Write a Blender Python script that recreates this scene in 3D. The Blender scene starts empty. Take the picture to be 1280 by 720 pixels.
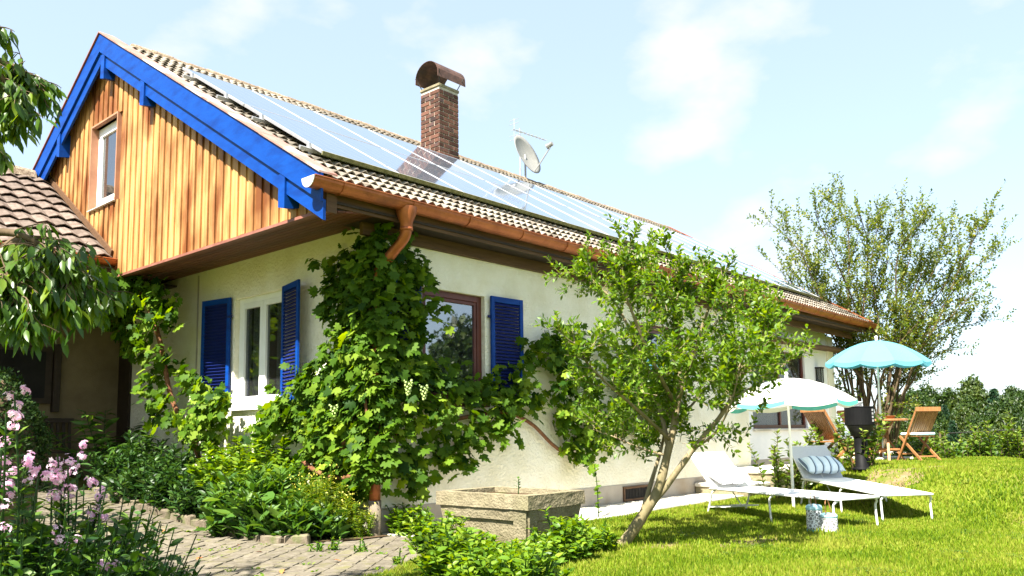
import bpy, math, random
import numpy as np
from math import sin, cos, pi, radians, sqrt, atan2
from mathutils import Matrix, Vector

scene = bpy.context.scene
COL = scene.collection
rng = random.Random(11)
nr = np.random.default_rng(7)

# ------------------------------------------------------------------ camera
EYE = 1.3
FPX, CXP, CYP = 1022.67, 640.0, 429.82          # focal length and centre for a 1280 px wide picture
PITCH, YAW, ROLL = 0.1084, 0.7265, -0.0138
_f = Vector((cos(YAW)*cos(PITCH), sin(YAW)*cos(PITCH), sin(PITCH)))
_r = Vector((sin(YAW), -cos(YAW), 0)); _u = _r.cross(_f)
_r, _u = _r*cos(ROLL)+_u*sin(ROLL), _u*cos(ROLL)-_r*sin(ROLL)
cam = bpy.data.cameras.new("camera"); camo = bpy.data.objects.new("camera", cam); COL.objects.link(camo)
M = Matrix((( _r.x, _u.x, -_f.x, 0), (_r.y, _u.y, -_f.y, 0), (_r.z, _u.z, -_f.z, EYE), (0, 0, 0, 1)))
camo.matrix_world = M
cam.sensor_width = 36; cam.lens = 36*FPX/1280
cam.shift_y = (CYP-360)/1280
cam.clip_end = 3000; cam.clip_start = 0.05
scene.camera = camo

def pt(x, y, D):
    """point seen at picture position x, y at the depth D"""
    d = _f*FPX+_r*(x-CXP)-_u*(y-CYP)
    return Vector((0, 0, EYE))+d*(D/FPX)
def gp(x, y, z):
    d = _f*FPX+_r*(x-CXP)-_u*(y-CYP)
    return Vector((0, 0, EYE))+d*((z-EYE)/d.z)

def at_x(x, y, X):
    d = _f*FPX+_r*(x-CXP)-_u*(y-CYP); return Vector((0,0,EYE))+d*(X/d.x)
def at_y(x, y, Y):
    d = _f*FPX+_r*(x-CXP)-_u*(y-CYP); return Vector((0,0,EYE))+d*(Y/d.y)

# ------------------------------------------------------------------ light
SUN_EL, SUN_AZ = radians(53), radians(180+13)     # azimuth of the sun counted from +X
sd = Vector((cos(SUN_AZ)*cos(SUN_EL), sin(SUN_AZ)*cos(SUN_EL), sin(SUN_EL)))
sl = bpy.data.lights.new("sun", 'SUN'); sl.energy = 4.4; sl.angle = radians(0.5); sl.color = (1.0, 0.95, 0.86)
so = bpy.data.objects.new("sun", sl); COL.objects.link(so)
so.rotation_euler = sd.to_track_quat('Z', 'Y').to_euler(); so.location = (0, 0, 30)
world = bpy.data.worlds.new("World"); scene.world = world; world.use_nodes = True
wn, wl_ = world.node_tree.nodes, world.node_tree.links
wn.clear()
out = wn.new('ShaderNodeOutputWorld'); bg = wn.new('ShaderNodeBackground')
sky = wn.new('ShaderNodeTexSky'); sky.sky_type = 'NISHITA'; sky.sun_disc = False
sky.sun_elevation = SUN_EL; sky.sun_rotation = pi/2-SUN_AZ
sky.air_density = 1.0; sky.dust_density = 1.2; sky.ozone_density = 1.0; sky.altitude = 400
tc = wn.new('ShaderNodeTexCoord'); mp = wn.new('ShaderNodeMapping'); mp.inputs['Scale'].default_value = (1, 1, 1.9)
mp.inputs['Location'].default_value = (1.67, .71, .73)
nz = wn.new('ShaderNodeTexNoise'); nz.inputs['Scale'].default_value = 4.2; nz.inputs['Detail'].default_value = 8; nz.inputs['Roughness'].default_value = .5
cr = wn.new('ShaderNodeValToRGB'); cr.color_ramp.elements[0].position = .54; cr.color_ramp.elements[1].position = .70
hz = wn.new('ShaderNodeMix'); hz.data_type = 'RGBA'; hz.inputs[0].default_value = .66; hz.inputs[7].default_value = (1.66, 1.98, 2.32, 1)
mx = wn.new('ShaderNodeMix'); mx.data_type = 'RGBA'; mx.inputs[7].default_value = (2.45, 2.45, 2.45, 1)
wl_.new(tc.outputs['Generated'], mp.inputs[0]); wl_.new(mp.outputs[0], nz.inputs['Vector']); wl_.new(nz.outputs['Fac'], cr.inputs[0])
wl_.new(sky.outputs[0], hz.inputs[6]); wl_.new(hz.outputs[2], mx.inputs[6]); wl_.new(cr.outputs[0], mx.inputs[0])
wl_.new(mx.outputs[2], bg.inputs[0]); bg.inputs[1].default_value = 0.098
wl_.new(bg.outputs[0], out.inputs[0])
scene.view_settings.view_transform = 'Standard'; scene.view_settings.look = 'None'
scene.view_settings.exposure = 2.22; scene.view_settings.gamma = 1
scene.view_settings.use_curve_mapping = False
try:
    scene.cycles.use_denoising = True
    scene.cycles.max_bounces = 8; scene.cycles.transmission_bounces = 4; scene.cycles.transparent_max_bounces = 6
except Exception: pass

# ------------------------------------------------------------------ helpers
WL = {}
def wloc(o):
    v = Vector((0, 0, 0))
    while o is not None: v = v+Vector(o.location); o = o.parent
    return v
def tag(o, label=None, cat=None, group=None, kind=None):
    if label: o['label'] = label
    if cat: o['category'] = cat
    if group: o['group'] = group
    if kind: o['kind'] = kind
    return o
def thing(name, label, cat, loc, rz=0, group=None):
    o = bpy.data.objects.new(name, None); COL.objects.link(o); o.empty_display_size = .2
    o.location = loc; o.rotation_euler = (0, 0, rz)
    return tag(o, label, cat, group)
def link(name, me, parent=None, loc=(0, 0, 0), rot=(0, 0, 0), sc=None):
    o = bpy.data.objects.new(name, me); COL.objects.link(o); o.parent = parent
    o.location = loc; o.rotation_euler = rot
    if sc is not None: o.scale = (sc, sc, sc) if isinstance(sc, (int, float)) else sc
    return o
def copy_tree(o, parent=None):
    c = o.copy(); COL.objects.link(c); c.parent = parent
    for ch in list(o.children): copy_tree(ch, c)
    return c
def set_mats(me, mats):
    for m in (mats if isinstance(mats, (list, tuple)) else [mats]): me.materials.append(m)

class MB:
    def __init__(s): s.v = []; s.f = []; s.m = []
    def poly(s, pts, mi=0):
        n = len(s.v); s.v += [tuple(p) for p in pts]; s.f.append(tuple(range(n, n+len(pts)))); s.m.append(mi); return s
    def add(s, v, f, mi=0):
        n = len(s.v); s.v += [tuple(p) for p in v]
        for q in f: s.f.append(tuple(i+n for i in q)); s.m.append(mi)
        return s
    def box(s, a, b, mi=0):
        x0, y0, z0 = (min(a[i], b[i]) for i in range(3)); x1, y1, z1 = (max(a[i], b[i]) for i in range(3))
        return s.hexa([(x0,y0,z0),(x1,y0,z0),(x1,y1,z0),(x0,y1,z0),(x0,y0,z1),(x1,y0,z1),(x1,y1,z1),(x0,y1,z1)], mi)
    def hexa(s, p, mi=0):
        return s.add(p, [(0,3,2,1),(4,5,6,7),(0,1,5,4),(1,2,6,5),(2,3,7,6),(3,0,4,7)], mi)
    def cbox(s, a, b, c=.006, mi=0):
        """box with chamfered edges"""
        lo = [min(a[i], b[i]) for i in range(3)]; hi = [max(a[i], b[i]) for i in range(3)]
        c = min(c, .45*min(hi[i]-lo[i] for i in range(3)))
        P = []; idx = {}
        for sx in (0, 1):
            for sy in (0, 1):
                for sz in (0, 1):
                    for ax in range(3):
                        q = []
                        for k, sg in enumerate((sx, sy, sz)):
                            e = hi[k] if sg else lo[k]
                            if k != ax: e += -c if sg else c
                            q.append(e)
                        idx[(sx, sy, sz, ax)] = len(P); P.append(tuple(q))
        F = []
        def face(ax, sg):
            o = [k for k in range(3) if k != ax]; r = []
            for u, w in ((0,0),(1,0),(1,1),(0,1)):
                t = [0,0,0]; t[ax] = sg; t[o[0]] = u; t[o[1]] = w; r.append(idx[(*t, ax)])
            if (sg == 1) == (ax == 1): r.reverse()
            F.append(tuple(r))
        for ax in range(3):
            for sg in (0, 1): face(ax, sg)
        for ax in range(3):
            o = [k for k in range(3) if k != ax]
            for u in (0, 1):
                for w in (0, 1):
                    t0 = [0,0,0]; t0[o[0]] = u; t0[o[1]] = w; t1 = list(t0); t1[ax] = 1
                    F.append((idx[(*t0, o[0])], idx[(*t1, o[0])], idx[(*t1, o[1])], idx[(*t0, o[1])]))
        for sx in (0,1):
            for sy in (0,1):
                for sz in (0,1): F.append(tuple(idx[(sx,sy,sz,k)] for k in range(3)))
        return s.add(P, F, mi)
    def bar(s, p, q, w, h, up=(0,0,1), mi=0):
        p, q = Vector(p), Vector(q); d = (q-p).normalized(); up = Vector(up)
        if abs(d.dot(up)) > .97: up = Vector((1,0,0))
        a = d.cross(up).normalized()*(w/2); b = a.cross(d).normalized()*(h/2)
        return s.hexa([p-a-b, p+a-b, q+a-b, q-a-b, p-a+b, p+a+b, q+a+b, q-a+b], mi)
    def tube(s, path, rad, n=8, mi=0, cap=True):
        P = [Vector(p) for p in path]; m = len(P)
        R = rad if isinstance(rad, (list, tuple)) else [rad]*m
        ref = None; base = len(s.v)
        for i in range(m):
            d = (P[min(i+1, m-1)]-P[max(i-1, 0)]); d = d.normalized() if d.length > 1e-9 else Vector((0,0,1))
            if ref is None: ref = d.orthogonal().normalized()
            ref = (ref-d*ref.dot(d)); ref = ref.normalized() if ref.length > 1e-6 else d.orthogonal().normalized()
            b = d.cross(ref)
            for k in range(n):
                t = 2*pi*k/n; s.v.append(tuple(P[i]+(ref*cos(t)+b*sin(t))*R[i]))
        for i in range(m-1):
            for k in range(n):
                a = base+i*n+k; b_ = base+i*n+(k+1) % n
                s.f.append((a, b_, b_+n, a+n)); s.m.append(mi)
        if cap:
            s.f.append(tuple(base+k for k in reversed(range(n)))); s.m.append(mi)
            s.f.append(tuple(base+(m-1)*n+k for k in range(n))); s.m.append(mi)
        return s
    def lathe(s, prof, c=(0,0,0), n=20, mi=0, sx=1, sy=1):
        base = len(s.v)
        for r, z in prof:
            for k in range(n):
                t = 2*pi*k/n; s.v.append((c[0]+r*cos(t)*sx, c[1]+r*sin(t)*sy, c[2]+z))
        for i in range(len(prof)-1):
            for k in range(n):
                a = base+i*n+k; b = base+i*n+(k+1) % n
                s.f.append((a, b, b+n, a+n)); s.m.append(mi)
        return s
    def mesh(s, name, mats, off=(0,0,0), smooth=False):
        me = bpy.data.meshes.new(name)
        o = Vector(off)
        me.from_pydata([(v[0]-o.x, v[1]-o.y, v[2]-o.z) for v in s.v], [], s.f)
        set_mats(me, mats)
        if any(s.m): me.polygons.foreach_set('material_index', s.m)
        if smooth: me.polygons.foreach_set('use_smooth', [True]*len(me.polygons))
        me.update(); return me
    def build(s, name, mats, parent=None, smooth=False, world=True):
        me = s.mesh(name, mats, wloc(parent) if (parent is not None and world) else (0,0,0), smooth)
        return link(name, me, parent)

def np_mesh(name, V, T, mats, rnd=None, smooth=False):
    """mesh from arrays of vertices and triangles; rnd one value per vertex"""
    me = bpy.data.meshes.new(name)
    V = np.asarray(V, dtype=np.float32); T = np.asarray(T, dtype=np.int32)
    k = T.shape[1]
    me.vertices.add(len(V)); me.vertices.foreach_set('co', V.ravel())
    me.loops.add(T.size); me.loops.foreach_set('vertex_index', T.ravel())
    me.polygons.add(len(T)); me.polygons.foreach_set('loop_start', np.arange(0, T.size, k, dtype=np.int32))
    me.polygons.foreach_set('loop_total', np.full(len(T), k, dtype=np.int32))
    set_mats(me, mats)
    if rnd is not None:
        a = me.attributes.new('rnd', 'FLOAT', 'POINT'); a.data.foreach_set('value', np.asarray(rnd, dtype=np.float32))
    if smooth: me.polygons.foreach_set('use_smooth', np.ones(len(T), dtype=bool))
    me.update(calc_edges=True); me.validate(); return me

def spline(P, n=6):
    P = [Vector(p) for p in P]; o = []
    for i in range(len(P)-1):
        a, b, c, d = P[max(i-1,0)], P[i], P[i+1], P[min(i+2,len(P)-1)]
        for k in range(n):
            t = k/n
            o.append(.5*((2*b)+(c-a)*t+(2*a-5*b+4*c-d)*t*t+(3*b-a-3*c+d)*t**3))
    o.append(P[-1]); return o
def lerp(a, b, t): return a+(b-a)*t
def sm(a, b, t):
    t = min(1, max(0, (t-a)/(b-a))); return t*t*(3-2*t)

# ------------------------------------------------------------------ materials
MATS = {}
def base_mat(name, rough=.7, spec=.3, metal=0):
    m = bpy.data.materials.new(name); m.use_nodes = True
    p = m.node_tree.nodes['Principled BSDF']; p.inputs['Roughness'].default_value = rough
    p.inputs['Metallic'].default_value = metal
    p.inputs['Specular IOR Level'].default_value = spec
    return m, m.node_tree.nodes, m.node_tree.links, p
def rgba(c): return (c[0], c[1], c[2], 1)
def noisy(name, c1, c2, *args, world3=False, **kw): return _noisy(name, c1, c2, *args, world3=world3, **kw)
def _noisy(name, c1, c2, scale=6, rough=.75, spec=.25, bump=0, bscale=40, metal=0, stretch=(1,1,1), detail=6, c3=None, s3=1.2, objrand=0, t3=(.52,.68), bdist=.01, world3=False):
    """two-tone noise paint, optional larger patches c3 (stains; painted leaf shade on the cladding), optional relief, optional tint per object"""
    m, N, L, p = base_mat(name, rough, spec, metal)
    tc = N.new('ShaderNodeTexCoord'); mp = N.new('ShaderNodeMapping'); mp.inputs['Scale'].default_value = stretch
    L.new(tc.outputs['Object'], mp.inputs[0])
    vec = mp.outputs[0]
    if objrand:
        oi = N.new('ShaderNodeObjectInfo'); sc = N.new('ShaderNodeVectorMath'); sc.operation = 'SCALE'
        cx = N.new('ShaderNodeCombineXYZ'); L.new(oi.outputs['Random'], cx.inputs[0]); L.new(oi.outputs['Random'], cx.inputs[1])
        L.new(cx.outputs[0], sc.inputs[0]); sc.inputs['Scale'].default_value = 37
        ad = N.new('ShaderNodeVectorMath'); L.new(vec, ad.inputs[0]); L.new(sc.outputs[0], ad.inputs[1]); vec = ad.outputs[0]
    nz = N.new('ShaderNodeTexNoise'); nz.inputs['Scale'].default_value = scale; nz.inputs['Detail'].default_value = detail; nz.inputs['Roughness'].default_value = .65
    L.new(vec, nz.inputs['Vector'])
    cr = N.new('ShaderNodeValToRGB'); cr.color_ramp.elements[0].position = .35; cr.color_ramp.elements[1].position = .65
    cr.color_ramp.elements[0].color = rgba(c1); cr.color_ramp.elements[1].color = rgba(c2)
    L.new(nz.outputs['Fac'], cr.inputs[0]); col = cr.outputs[0]
    if c3 is not None:
        n3 = N.new('ShaderNodeTexNoise'); n3.inputs['Scale'].default_value = s3; n3.inputs['Detail'].default_value = 5
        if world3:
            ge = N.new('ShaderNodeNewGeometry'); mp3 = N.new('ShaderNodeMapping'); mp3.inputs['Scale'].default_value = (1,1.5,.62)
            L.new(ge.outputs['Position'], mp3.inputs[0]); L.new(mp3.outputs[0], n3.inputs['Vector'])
        else: L.new(vec, n3.inputs['Vector'])
        r3 = N.new('ShaderNodeValToRGB'); r3.color_ramp.elements[0].position = t3[0]; r3.color_ramp.elements[1].position = t3[1]
        L.new(n3.outputs['Fac'], r3.inputs[0])
        mx = N.new('ShaderNodeMix'); mx.data_type = 'RGBA'; L.new(r3.outputs[0], mx.inputs[0]); L.new(col, mx.inputs[6]); mx.inputs[7].default_value = rgba(c3)
        col = mx.outputs[2]
    if objrand:
        hs = N.new('ShaderNodeHueSaturation'); mr = N.new('ShaderNodeMapRange'); L.new(oi.outputs['Random'], mr.inputs[0])
        mr.inputs['To Min'].default_value = 1-objrand; mr.inputs['To Max'].default_value = 1+objrand
        L.new(mr.outputs[0], hs.inputs['Value']); L.new(col, hs.inputs['Color']); col = hs.outputs[0]
    L.new(col, p.inputs['Base Color'])
    if bump:
        nb = N.new('ShaderNodeTexNoise'); nb.inputs['Scale'].default_value = bscale; nb.inputs['Detail'].default_value = 5
        L.new(vec, nb.inputs['Vector'])
        b = N.new('ShaderNodeBump'); b.inputs['Strength'].default_value = bump; b.inputs['Distance'].default_value = bdist
        L.new(nb.outputs['Fac'], b.inputs['Height']); L.new(b.outputs[0], p.inputs['Normal'])
    return m
def leafmat(name, ca, cb, cc, trans=.38, rough=.45, spec=.35, objrand=False, tcol=None):
    """leaf: colour by the random value of each leaf, partly translucent"""
    m, N, L, p = base_mat(name, rough, spec)
    if objrand:
        src = N.new('ShaderNodeObjectInfo'); so_ = src.outputs['Random']
    else:
        src = N.new('ShaderNodeAttribute'); src.attribute_name = 'rnd'; so_ = src.outputs['Fac']
    cr = N.new('ShaderNodeValToRGB'); e = cr.color_ramp.elements
    e[0].position = 0; e[0].color = rgba(ca); e[1].position = 1; e[1].color = rgba(cc)
    x = e.new(.55); x.color = rgba(cb)
    L.new(so_, cr.inputs[0]); L.new(cr.outputs[0], p.inputs['Base Color'])
    t = N.new('ShaderNodeBsdfTranslucent'); hs = N.new('ShaderNodeHueSaturation')
    hs.inputs['Hue'].default_value = .485; hs.inputs['Saturation'].default_value = 1.1; hs.inputs['Value'].default_value = 1.9
    L.new(cr.outputs[0], hs.inputs['Color']); L.new(hs.outputs[0], t.inputs['Color'])
    mx = N.new('ShaderNodeMixShader'); mx.inputs[0].default_value = trans
    o = N['Material Output']; L.new(p.outputs[0], mx.inputs[1]); L.new(t.outputs[0], mx.inputs[2]); L.new(mx.outputs[0], o.inputs['Surface'])
    return m
def glass_mat(name, tint=(.02,.03,.03), rough=.02, alpha=.5, spec=1.0):
    m, N, L, p = base_mat(name, rough, spec)
    p.inputs['Base Color'].default_value = rgba(tint); p.inputs['IOR'].default_value = 2.6 if name == 'window_glass' else 1.9
    t = N.new('ShaderNodeBsdfTransparent'); t.inputs[0].default_value = (.75,.8,.78,1)
    mx = N.new('ShaderNodeMixShader'); mx.inputs[0].default_value = 1-alpha
    L.new(p.outputs[0], mx.inputs[1]); L.new(t.outputs[0], mx.inputs[2]); L.new(mx.outputs[0], N['Material Output'].inputs['Surface'])
    return m

m_plaster = noisy('plaster', (.79,.735,.57), (.86,.82,.69), scale=2.2, rough=.9, spec=.1, bump=.55, bscale=20, bdist=.05, c3=(.62,.56,.36), s3=.8, t3=(.55,.85))
m_plaster_w = noisy('white_plaster', (.78,.78,.76), (.84,.83,.80), scale=3, rough=.9, spec=.1, bump=.3, bscale=40)
m_plinth = noisy('plinth_render', (.36,.32,.27), (.44,.39,.33), scale=2.5, rough=.9, spec=.1, bump=.25, bscale=60, c3=(.33,.27,.2), s3=1.1)
m_wood = noisy('larch_board', (.35,.165,.05), (.52,.31,.125), scale=2.2, rough=.6, spec=.2, stretch=(9,9,.55), objrand=.10, c3=(.15,.048,.012), s3=1.15, t3=(.43,.64), world3=True, bump=.2, bscale=14)  # c3 paints soft leaf shade dapple across the boards as brown smears
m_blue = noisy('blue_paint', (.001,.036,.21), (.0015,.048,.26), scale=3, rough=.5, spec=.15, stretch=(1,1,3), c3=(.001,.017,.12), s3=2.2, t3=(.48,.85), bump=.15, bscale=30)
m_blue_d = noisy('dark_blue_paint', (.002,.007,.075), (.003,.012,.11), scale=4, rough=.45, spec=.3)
m_copper = noisy('copper', (.30,.085,.03), (.44,.14,.05), scale=5, rough=.42, spec=.5, metal=.55, c3=(.14,.05,.03), s3=2.2, t3=(.55,.8))
m_flash = noisy('aged_flashing', (.32,.15,.11), (.42,.22,.17), scale=4, rough=.55, spec=.3, metal=.2, c3=(.6,.5,.44), s3=1.0, t3=(.5,.62))
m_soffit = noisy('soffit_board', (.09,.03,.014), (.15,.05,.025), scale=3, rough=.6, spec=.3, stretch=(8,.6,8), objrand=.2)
m_brown = noisy('brown_wood', (.075,.04,.02), (.13,.07,.035), scale=3, rough=.65, stretch=(.6,8,8))
m_redwood = noisy('red_brown_frame', (.085,.02,.012), (.13,.032,.018), scale=4, rough=.4, spec=.4)
m_tile = noisy('roof_tile', (.17,.145,.115), (.29,.255,.205), scale=9, rough=.9, spec=.1, bump=.4, bscale=70, objrand=.2, c3=(.12,.10,.075), s3=4.0, t3=(.5,.66))
m_tile2 = noisy('annex_tile', (.11,.082,.066), (.175,.14,.115), scale=9, rough=.9, spec=.1, bump=.4, bscale=70, objrand=.22, c3=(.10,.075,.06), s3=4.0, t3=(.52,.7))
m_ridge = noisy('lichen_ridge_tile', (.11,.075,.05), (.34,.27,.19), scale=22, rough=.95, spec=.05, bump=.8, bscale=60, objrand=.2)
m_alu = noisy('aluminium', (.40,.40,.40), (.48,.48,.48), scale=10, rough=.45, metal=.7, spec=.4)
m_moss = noisy('mossy_edge', (.10,.10,.035), (.20,.19,.09), scale=16, rough=.95, bump=.5, bscale=60)
m_white = noisy('white_paint', (.78,.78,.76), (.83,.83,.81), scale=4, rough=.35, spec=.4)
m_black = noisy('black_enamel', (.006,.006,.0065), (.008,.008,.008), scale=8, rough=.55, spec=.08)
m_iron = noisy('dark_iron', (.018,.017,.016), (.03,.028,.025), scale=8, rough=.6, spec=.2)
m_brick = noisy('brick', (.075,.038,.028), (.13,.062,.042), scale=7, rough=.9, spec=.1, bump=.4, bscale=50, objrand=.45, c3=(.06,.045,.045), s3=3, t3=(.5,.68))
m_mortar = noisy('mortar', (.36,.32,.25), (.46,.42,.34), scale=9, rough=.95, spec=.05)
m_stone = noisy('weathered_stone', (.17,.145,.09), (.26,.225,.145), scale=7, rough=.95, spec=.05, bump=.9, bscale=38, bdist=.02, c3=(.19,.17,.10), s3=2.4, t3=(.5,.72))
m_concrete = noisy('pale_concrete', (.50,.47,.40), (.62,.58,.50), scale=3, rough=.95, spec=.05, bump=.3, bscale=60, c3=(.40,.36,.28), s3=.9)
m_paver = noisy('paving_stone', (.11,.095,.07), (.18,.158,.12), scale=12, rough=.95, spec=.05, bump=.6, bscale=70, objrand=.16, c3=(.13,.12,.06), s3=5, t3=(.52,.7))
m_kerb = noisy('kerb_stone', (.11,.09,.06), (.18,.15,.11), scale=10, rough=.95, spec=.05, bump=.7, bscale=50, objrand=.2, c3=(.09,.10,.04), s3=4)
m_soil = noisy('soil', (.055,.036,.022), (.11,.075,.045), scale=14, rough=1, spec=.02, bump=1, bscale=30, bdist=.03, c3=(.045,.06,.015), s3=3)
m_joint = noisy('mossy_joint', (.085,.075,.05), (.16,.138,.10), scale=12, rough=1, spec=.02, bump=.6, bscale=50)
m_bark = noisy('pale_bark', (.17,.13,.07), (.29,.24,.145), scale=9, rough=.85, spec=.1, bump=.6, bscale=30, stretch=(1,1,.4), c3=(.15,.13,.06), s3=3, bdist=.02)
m_bark_d = noisy('dark_bark', (.07,.05,.03), (.14,.10,.06), scale=12, rough=.9, spec=.1, bump=.6, bscale=30, stretch=(1,1,.4))
m_vinewood = noisy('vine_wood', (.12,.05,.025), (.20,.10,.05), scale=14, rough=.9, spec=.1, bump=.7, bscale=40)
m_teak = noisy('teak', (.24,.10,.035), (.36,.17,.065), scale=5, rough=.5, spec=.3, stretch=(5,5,.6), objrand=.12)
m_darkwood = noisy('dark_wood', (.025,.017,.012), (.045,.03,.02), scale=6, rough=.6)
m_cushion = noisy('blue_cushion', (.45,.68,.78), (.55,.76,.84), scale=6, rough=.9, spec=.1)
m_pole = noisy('cream_pole', (.72,.72,.66), (.78,.78,.72), scale=6, rough=.35, spec=.4)
m_curtain = noisy('white_curtain', (.66,.66,.62), (.74,.74,.70), scale=2, rough=.95, spec=.05, stretch=(6,6,.3))
m_curtain2 = noisy('olive_curtain', (.30,.29,.19), (.40,.38,.26), scale=2, rough=.95, spec=.05, stretch=(6,6,.3))
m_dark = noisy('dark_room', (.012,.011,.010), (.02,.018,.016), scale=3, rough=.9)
m_lens = noisy('dish_grey', (.19,.187,.17), (.23,.225,.205), scale=4, rough=.5, spec=.3)
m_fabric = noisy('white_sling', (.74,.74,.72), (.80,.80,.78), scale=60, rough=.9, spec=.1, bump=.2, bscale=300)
m_fabric_shade = noisy('shaded_sling', (.50,.52,.54), (.56,.58,.60), scale=60, rough=.9, spec=.1, bump=.2, bscale=300)  # white sling with the parasol shade painted in as grey
m_glass = glass_mat('window_glass', (.02,.022,.024), alpha=.75)
m_glass2 = glass_mat('clear_window_glass', (.03,.03,.03), alpha=.45)
m_dryleaf = noisy('dry_leaf', (.35,.10,.03), (.50,.18,.05), scale=20, rough=.8)
m_grape = noisy('green_grape', (.28,.38,.10), (.36,.46,.16), scale=10, rough=.3, spec=.4)

L_vine = leafmat('vine_leaf', (.014,.048,.003), (.072,.145,.008), (.19,.27,.022), rough=.6, spec=.15)
L_vine_o = leafmat('vine_leaf_single', (.014,.048,.003), (.072,.145,.008), (.19,.27,.022), objrand=True, rough=.6, spec=.15)
L_fruit = leafmat('fruit_tree_leaf', (.028,.075,.004), (.09,.17,.008), (.20,.28,.02), trans=.38)
L_cherry = leafmat('cherry_leaf', (.022,.06,.006), (.06,.12,.010), (.14,.20,.02), rough=.35)
L_cherry_o = leafmat('cherry_leaf_single', (.022,.06,.006), (.06,.12,.010), (.14,.20,.02), rough=.35, objrand=True)
L_willow = leafmat('olive_leaf', (.04,.08,.010), (.10,.145,.018), (.24,.24,.04), trans=.42)
L_dark = leafmat('dark_leaf', (.008,.028,.005), (.02,.058,.009), (.055,.11,.016), trans=.22)
L_mid = leafmat('mid_leaf', (.018,.058,.008), (.045,.11,.012), (.11,.19,.022), trans=.28)
L_light = leafmat('light_leaf', (.035,.095,.006), (.095,.185,.010), (.21,.29,.025), trans=.36)
L_yellow = leafmat('yellow_green_leaf', (.055,.12,.008), (.12,.19,.012), (.26,.29,.025), trans=.38)
L_laurel = leafmat('laurel_leaf', (.035,.08,.008), (.09,.15,.016), (.20,.26,.04), trans=.25, rough=.38, spec=.3)
L_box = leafmat('box_leaf', (.010,.028,.006), (.022,.05,.009), (.05,.08,.015), trans=.15, rough=.6, spec=.12)
L_forest = leafmat('forest_leaf', (.009,.026,.004), (.022,.048,.005), (.05,.08,.008), trans=.2)
L_forest_m = leafmat('mid_forest_leaf', (.010,.028,.004), (.025,.052,.006), (.055,.085,.009), trans=.2)
L_forest_l = leafmat('olive_forest_leaf', (.016,.034,.005), (.036,.062,.007), (.075,.10,.012), trans=.2)
L_fir = leafmat('fir_needle', (.008,.028,.012), (.016,.046,.018), (.032,.07,.026), trans=.1)
L_pink = leafmat('pink_petal', (.60,.34,.48), (.74,.50,.62), (.84,.72,.78), trans=.45, rough=.7)
L_yflower = leafmat('yellow_petal', (.55,.48,.05), (.66,.60,.10), (.72,.68,.22), trans=.3, rough=.7)

# grass: green and straw mixed by place and by blade
def grass_mat():
    m, N, L, p = base_mat('grass_blade', .6, .2)
    g = N.new('ShaderNodeNewGeometry'); n1 = N.new('ShaderNodeTexNoise'); n1.inputs['Scale'].default_value = .9; n1.inputs['Detail'].default_value = 4
    L.new(g.outputs['Position'], n1.inputs['Vector'])
    a = N.new('ShaderNodeAttribute'); a.attribute_name = 'rnd'
    ad = N.new('ShaderNodeMath'); ad.operation = 'MULTIPLY_ADD'; ad.inputs[1].default_value = .55
    L.new(a.outputs['Fac'], ad.inputs[0]); L.new(n1.outputs['Fac'], ad.inputs[2])
    cr = N.new('ShaderNodeValToRGB'); e = cr.color_ramp.elements
    e[0].position = .40; e[0].color = (.06,.12,.004,1); e[1].position = 1.05; e[1].color = (.27,.29,.035,1)
    x = e.new(.72); x.color = (.165,.25,.006,1)
    L.new(ad.outputs[0], cr.inputs[0]); L.new(cr.outputs[0], p.inputs['Base Color'])
    t = N.new('ShaderNodeBsdfTranslucent'); L.new(cr.outputs[0], t.inputs[0]); mx = N.new('ShaderNodeMixShader'); mx.inputs[0].default_value = .4
    L.new(p.outputs[0], mx.inputs[1]); L.new(t.outputs[0], mx.inputs[2]); L.new(mx.outputs[0], N['Material Output'].inputs['Surface'])
    return m
m_grass = grass_mat()
m_ground = noisy('turf', (.08,.11,.010), (.14,.165,.02), scale=5, rough=1, spec=.02, bump=.6, bscale=25, bdist=.03, c3=(.20,.15,.06), s3=.7, t3=(.56,.72))

# ------------------------------------------------------------------ leaf shapes and batches
def tpl_lance(w):
    V = [(0,0,0),(-.42*w,.3,.05),(0,.32,0),(.42*w,.3,.05),(-.4*w,.62,.03),(0,.64,-.02),(.4*w,.62,.03),(0,1,-.10)]
    T = [(0,2,1),(0,3,2),(1,2,5),(1,5,4),(2,3,6),(2,6,5),(4,5,7),(5,6,7)]
    return np.array(V), np.array(T)
def tpl_diamond(w):
    return np.array([(0,0,0),(-.5*w,.45,.06),(.5*w,.45,.06),(0,1,-.05)]), np.array([(0,3,1),(0,2,3)])
def tpl_grape():
    h = [(0,1.0),(.13,.84),(.17,.68),(.40,.80),(.50,.70),(.38,.48),(.60,.36),(.62,.20),(.38,.06),(.22,-.12),(.07,.02)]
    o = h+[(-x, y) for x, y in reversed(h[1:])]
    V = [(0,.38,.03)]+[(x, y, -.18*x*x-.12*(y-.4)**2+(.03 if i % 2 else -.02)) for i, (x, y) in enumerate(o)]
    n = len(o); T = [(0, 1+(i+1) % n, 1+i) for i in range(n)]
    return np.array(V), np.array(T)
def tpl_round():
    o = [(0,0),(.30,.10),(.46,.35),(.42,.65),(.22,.9),(0,1.02),(-.22,.9),(-.42,.65),(-.46,.35),(-.30,.10)]
    V = [(0,.45,-.07)]+[(x, y, .05*abs(x)*2-.12*(y-.4)**2) for x, y in o]
    n = len(o); T = [(0, 1+i, 1+(i+1) % n) for i in range(n)]
    return np.array(V), np.array(T)
LANCE, OVAL, GRAPE, ROUND, DIAM, DIAMW = tpl_lance(.30), tpl_lance(.52), tpl_grape(), tpl_round(), tpl_diamond(.34), tpl_diamond(.6)

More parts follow.
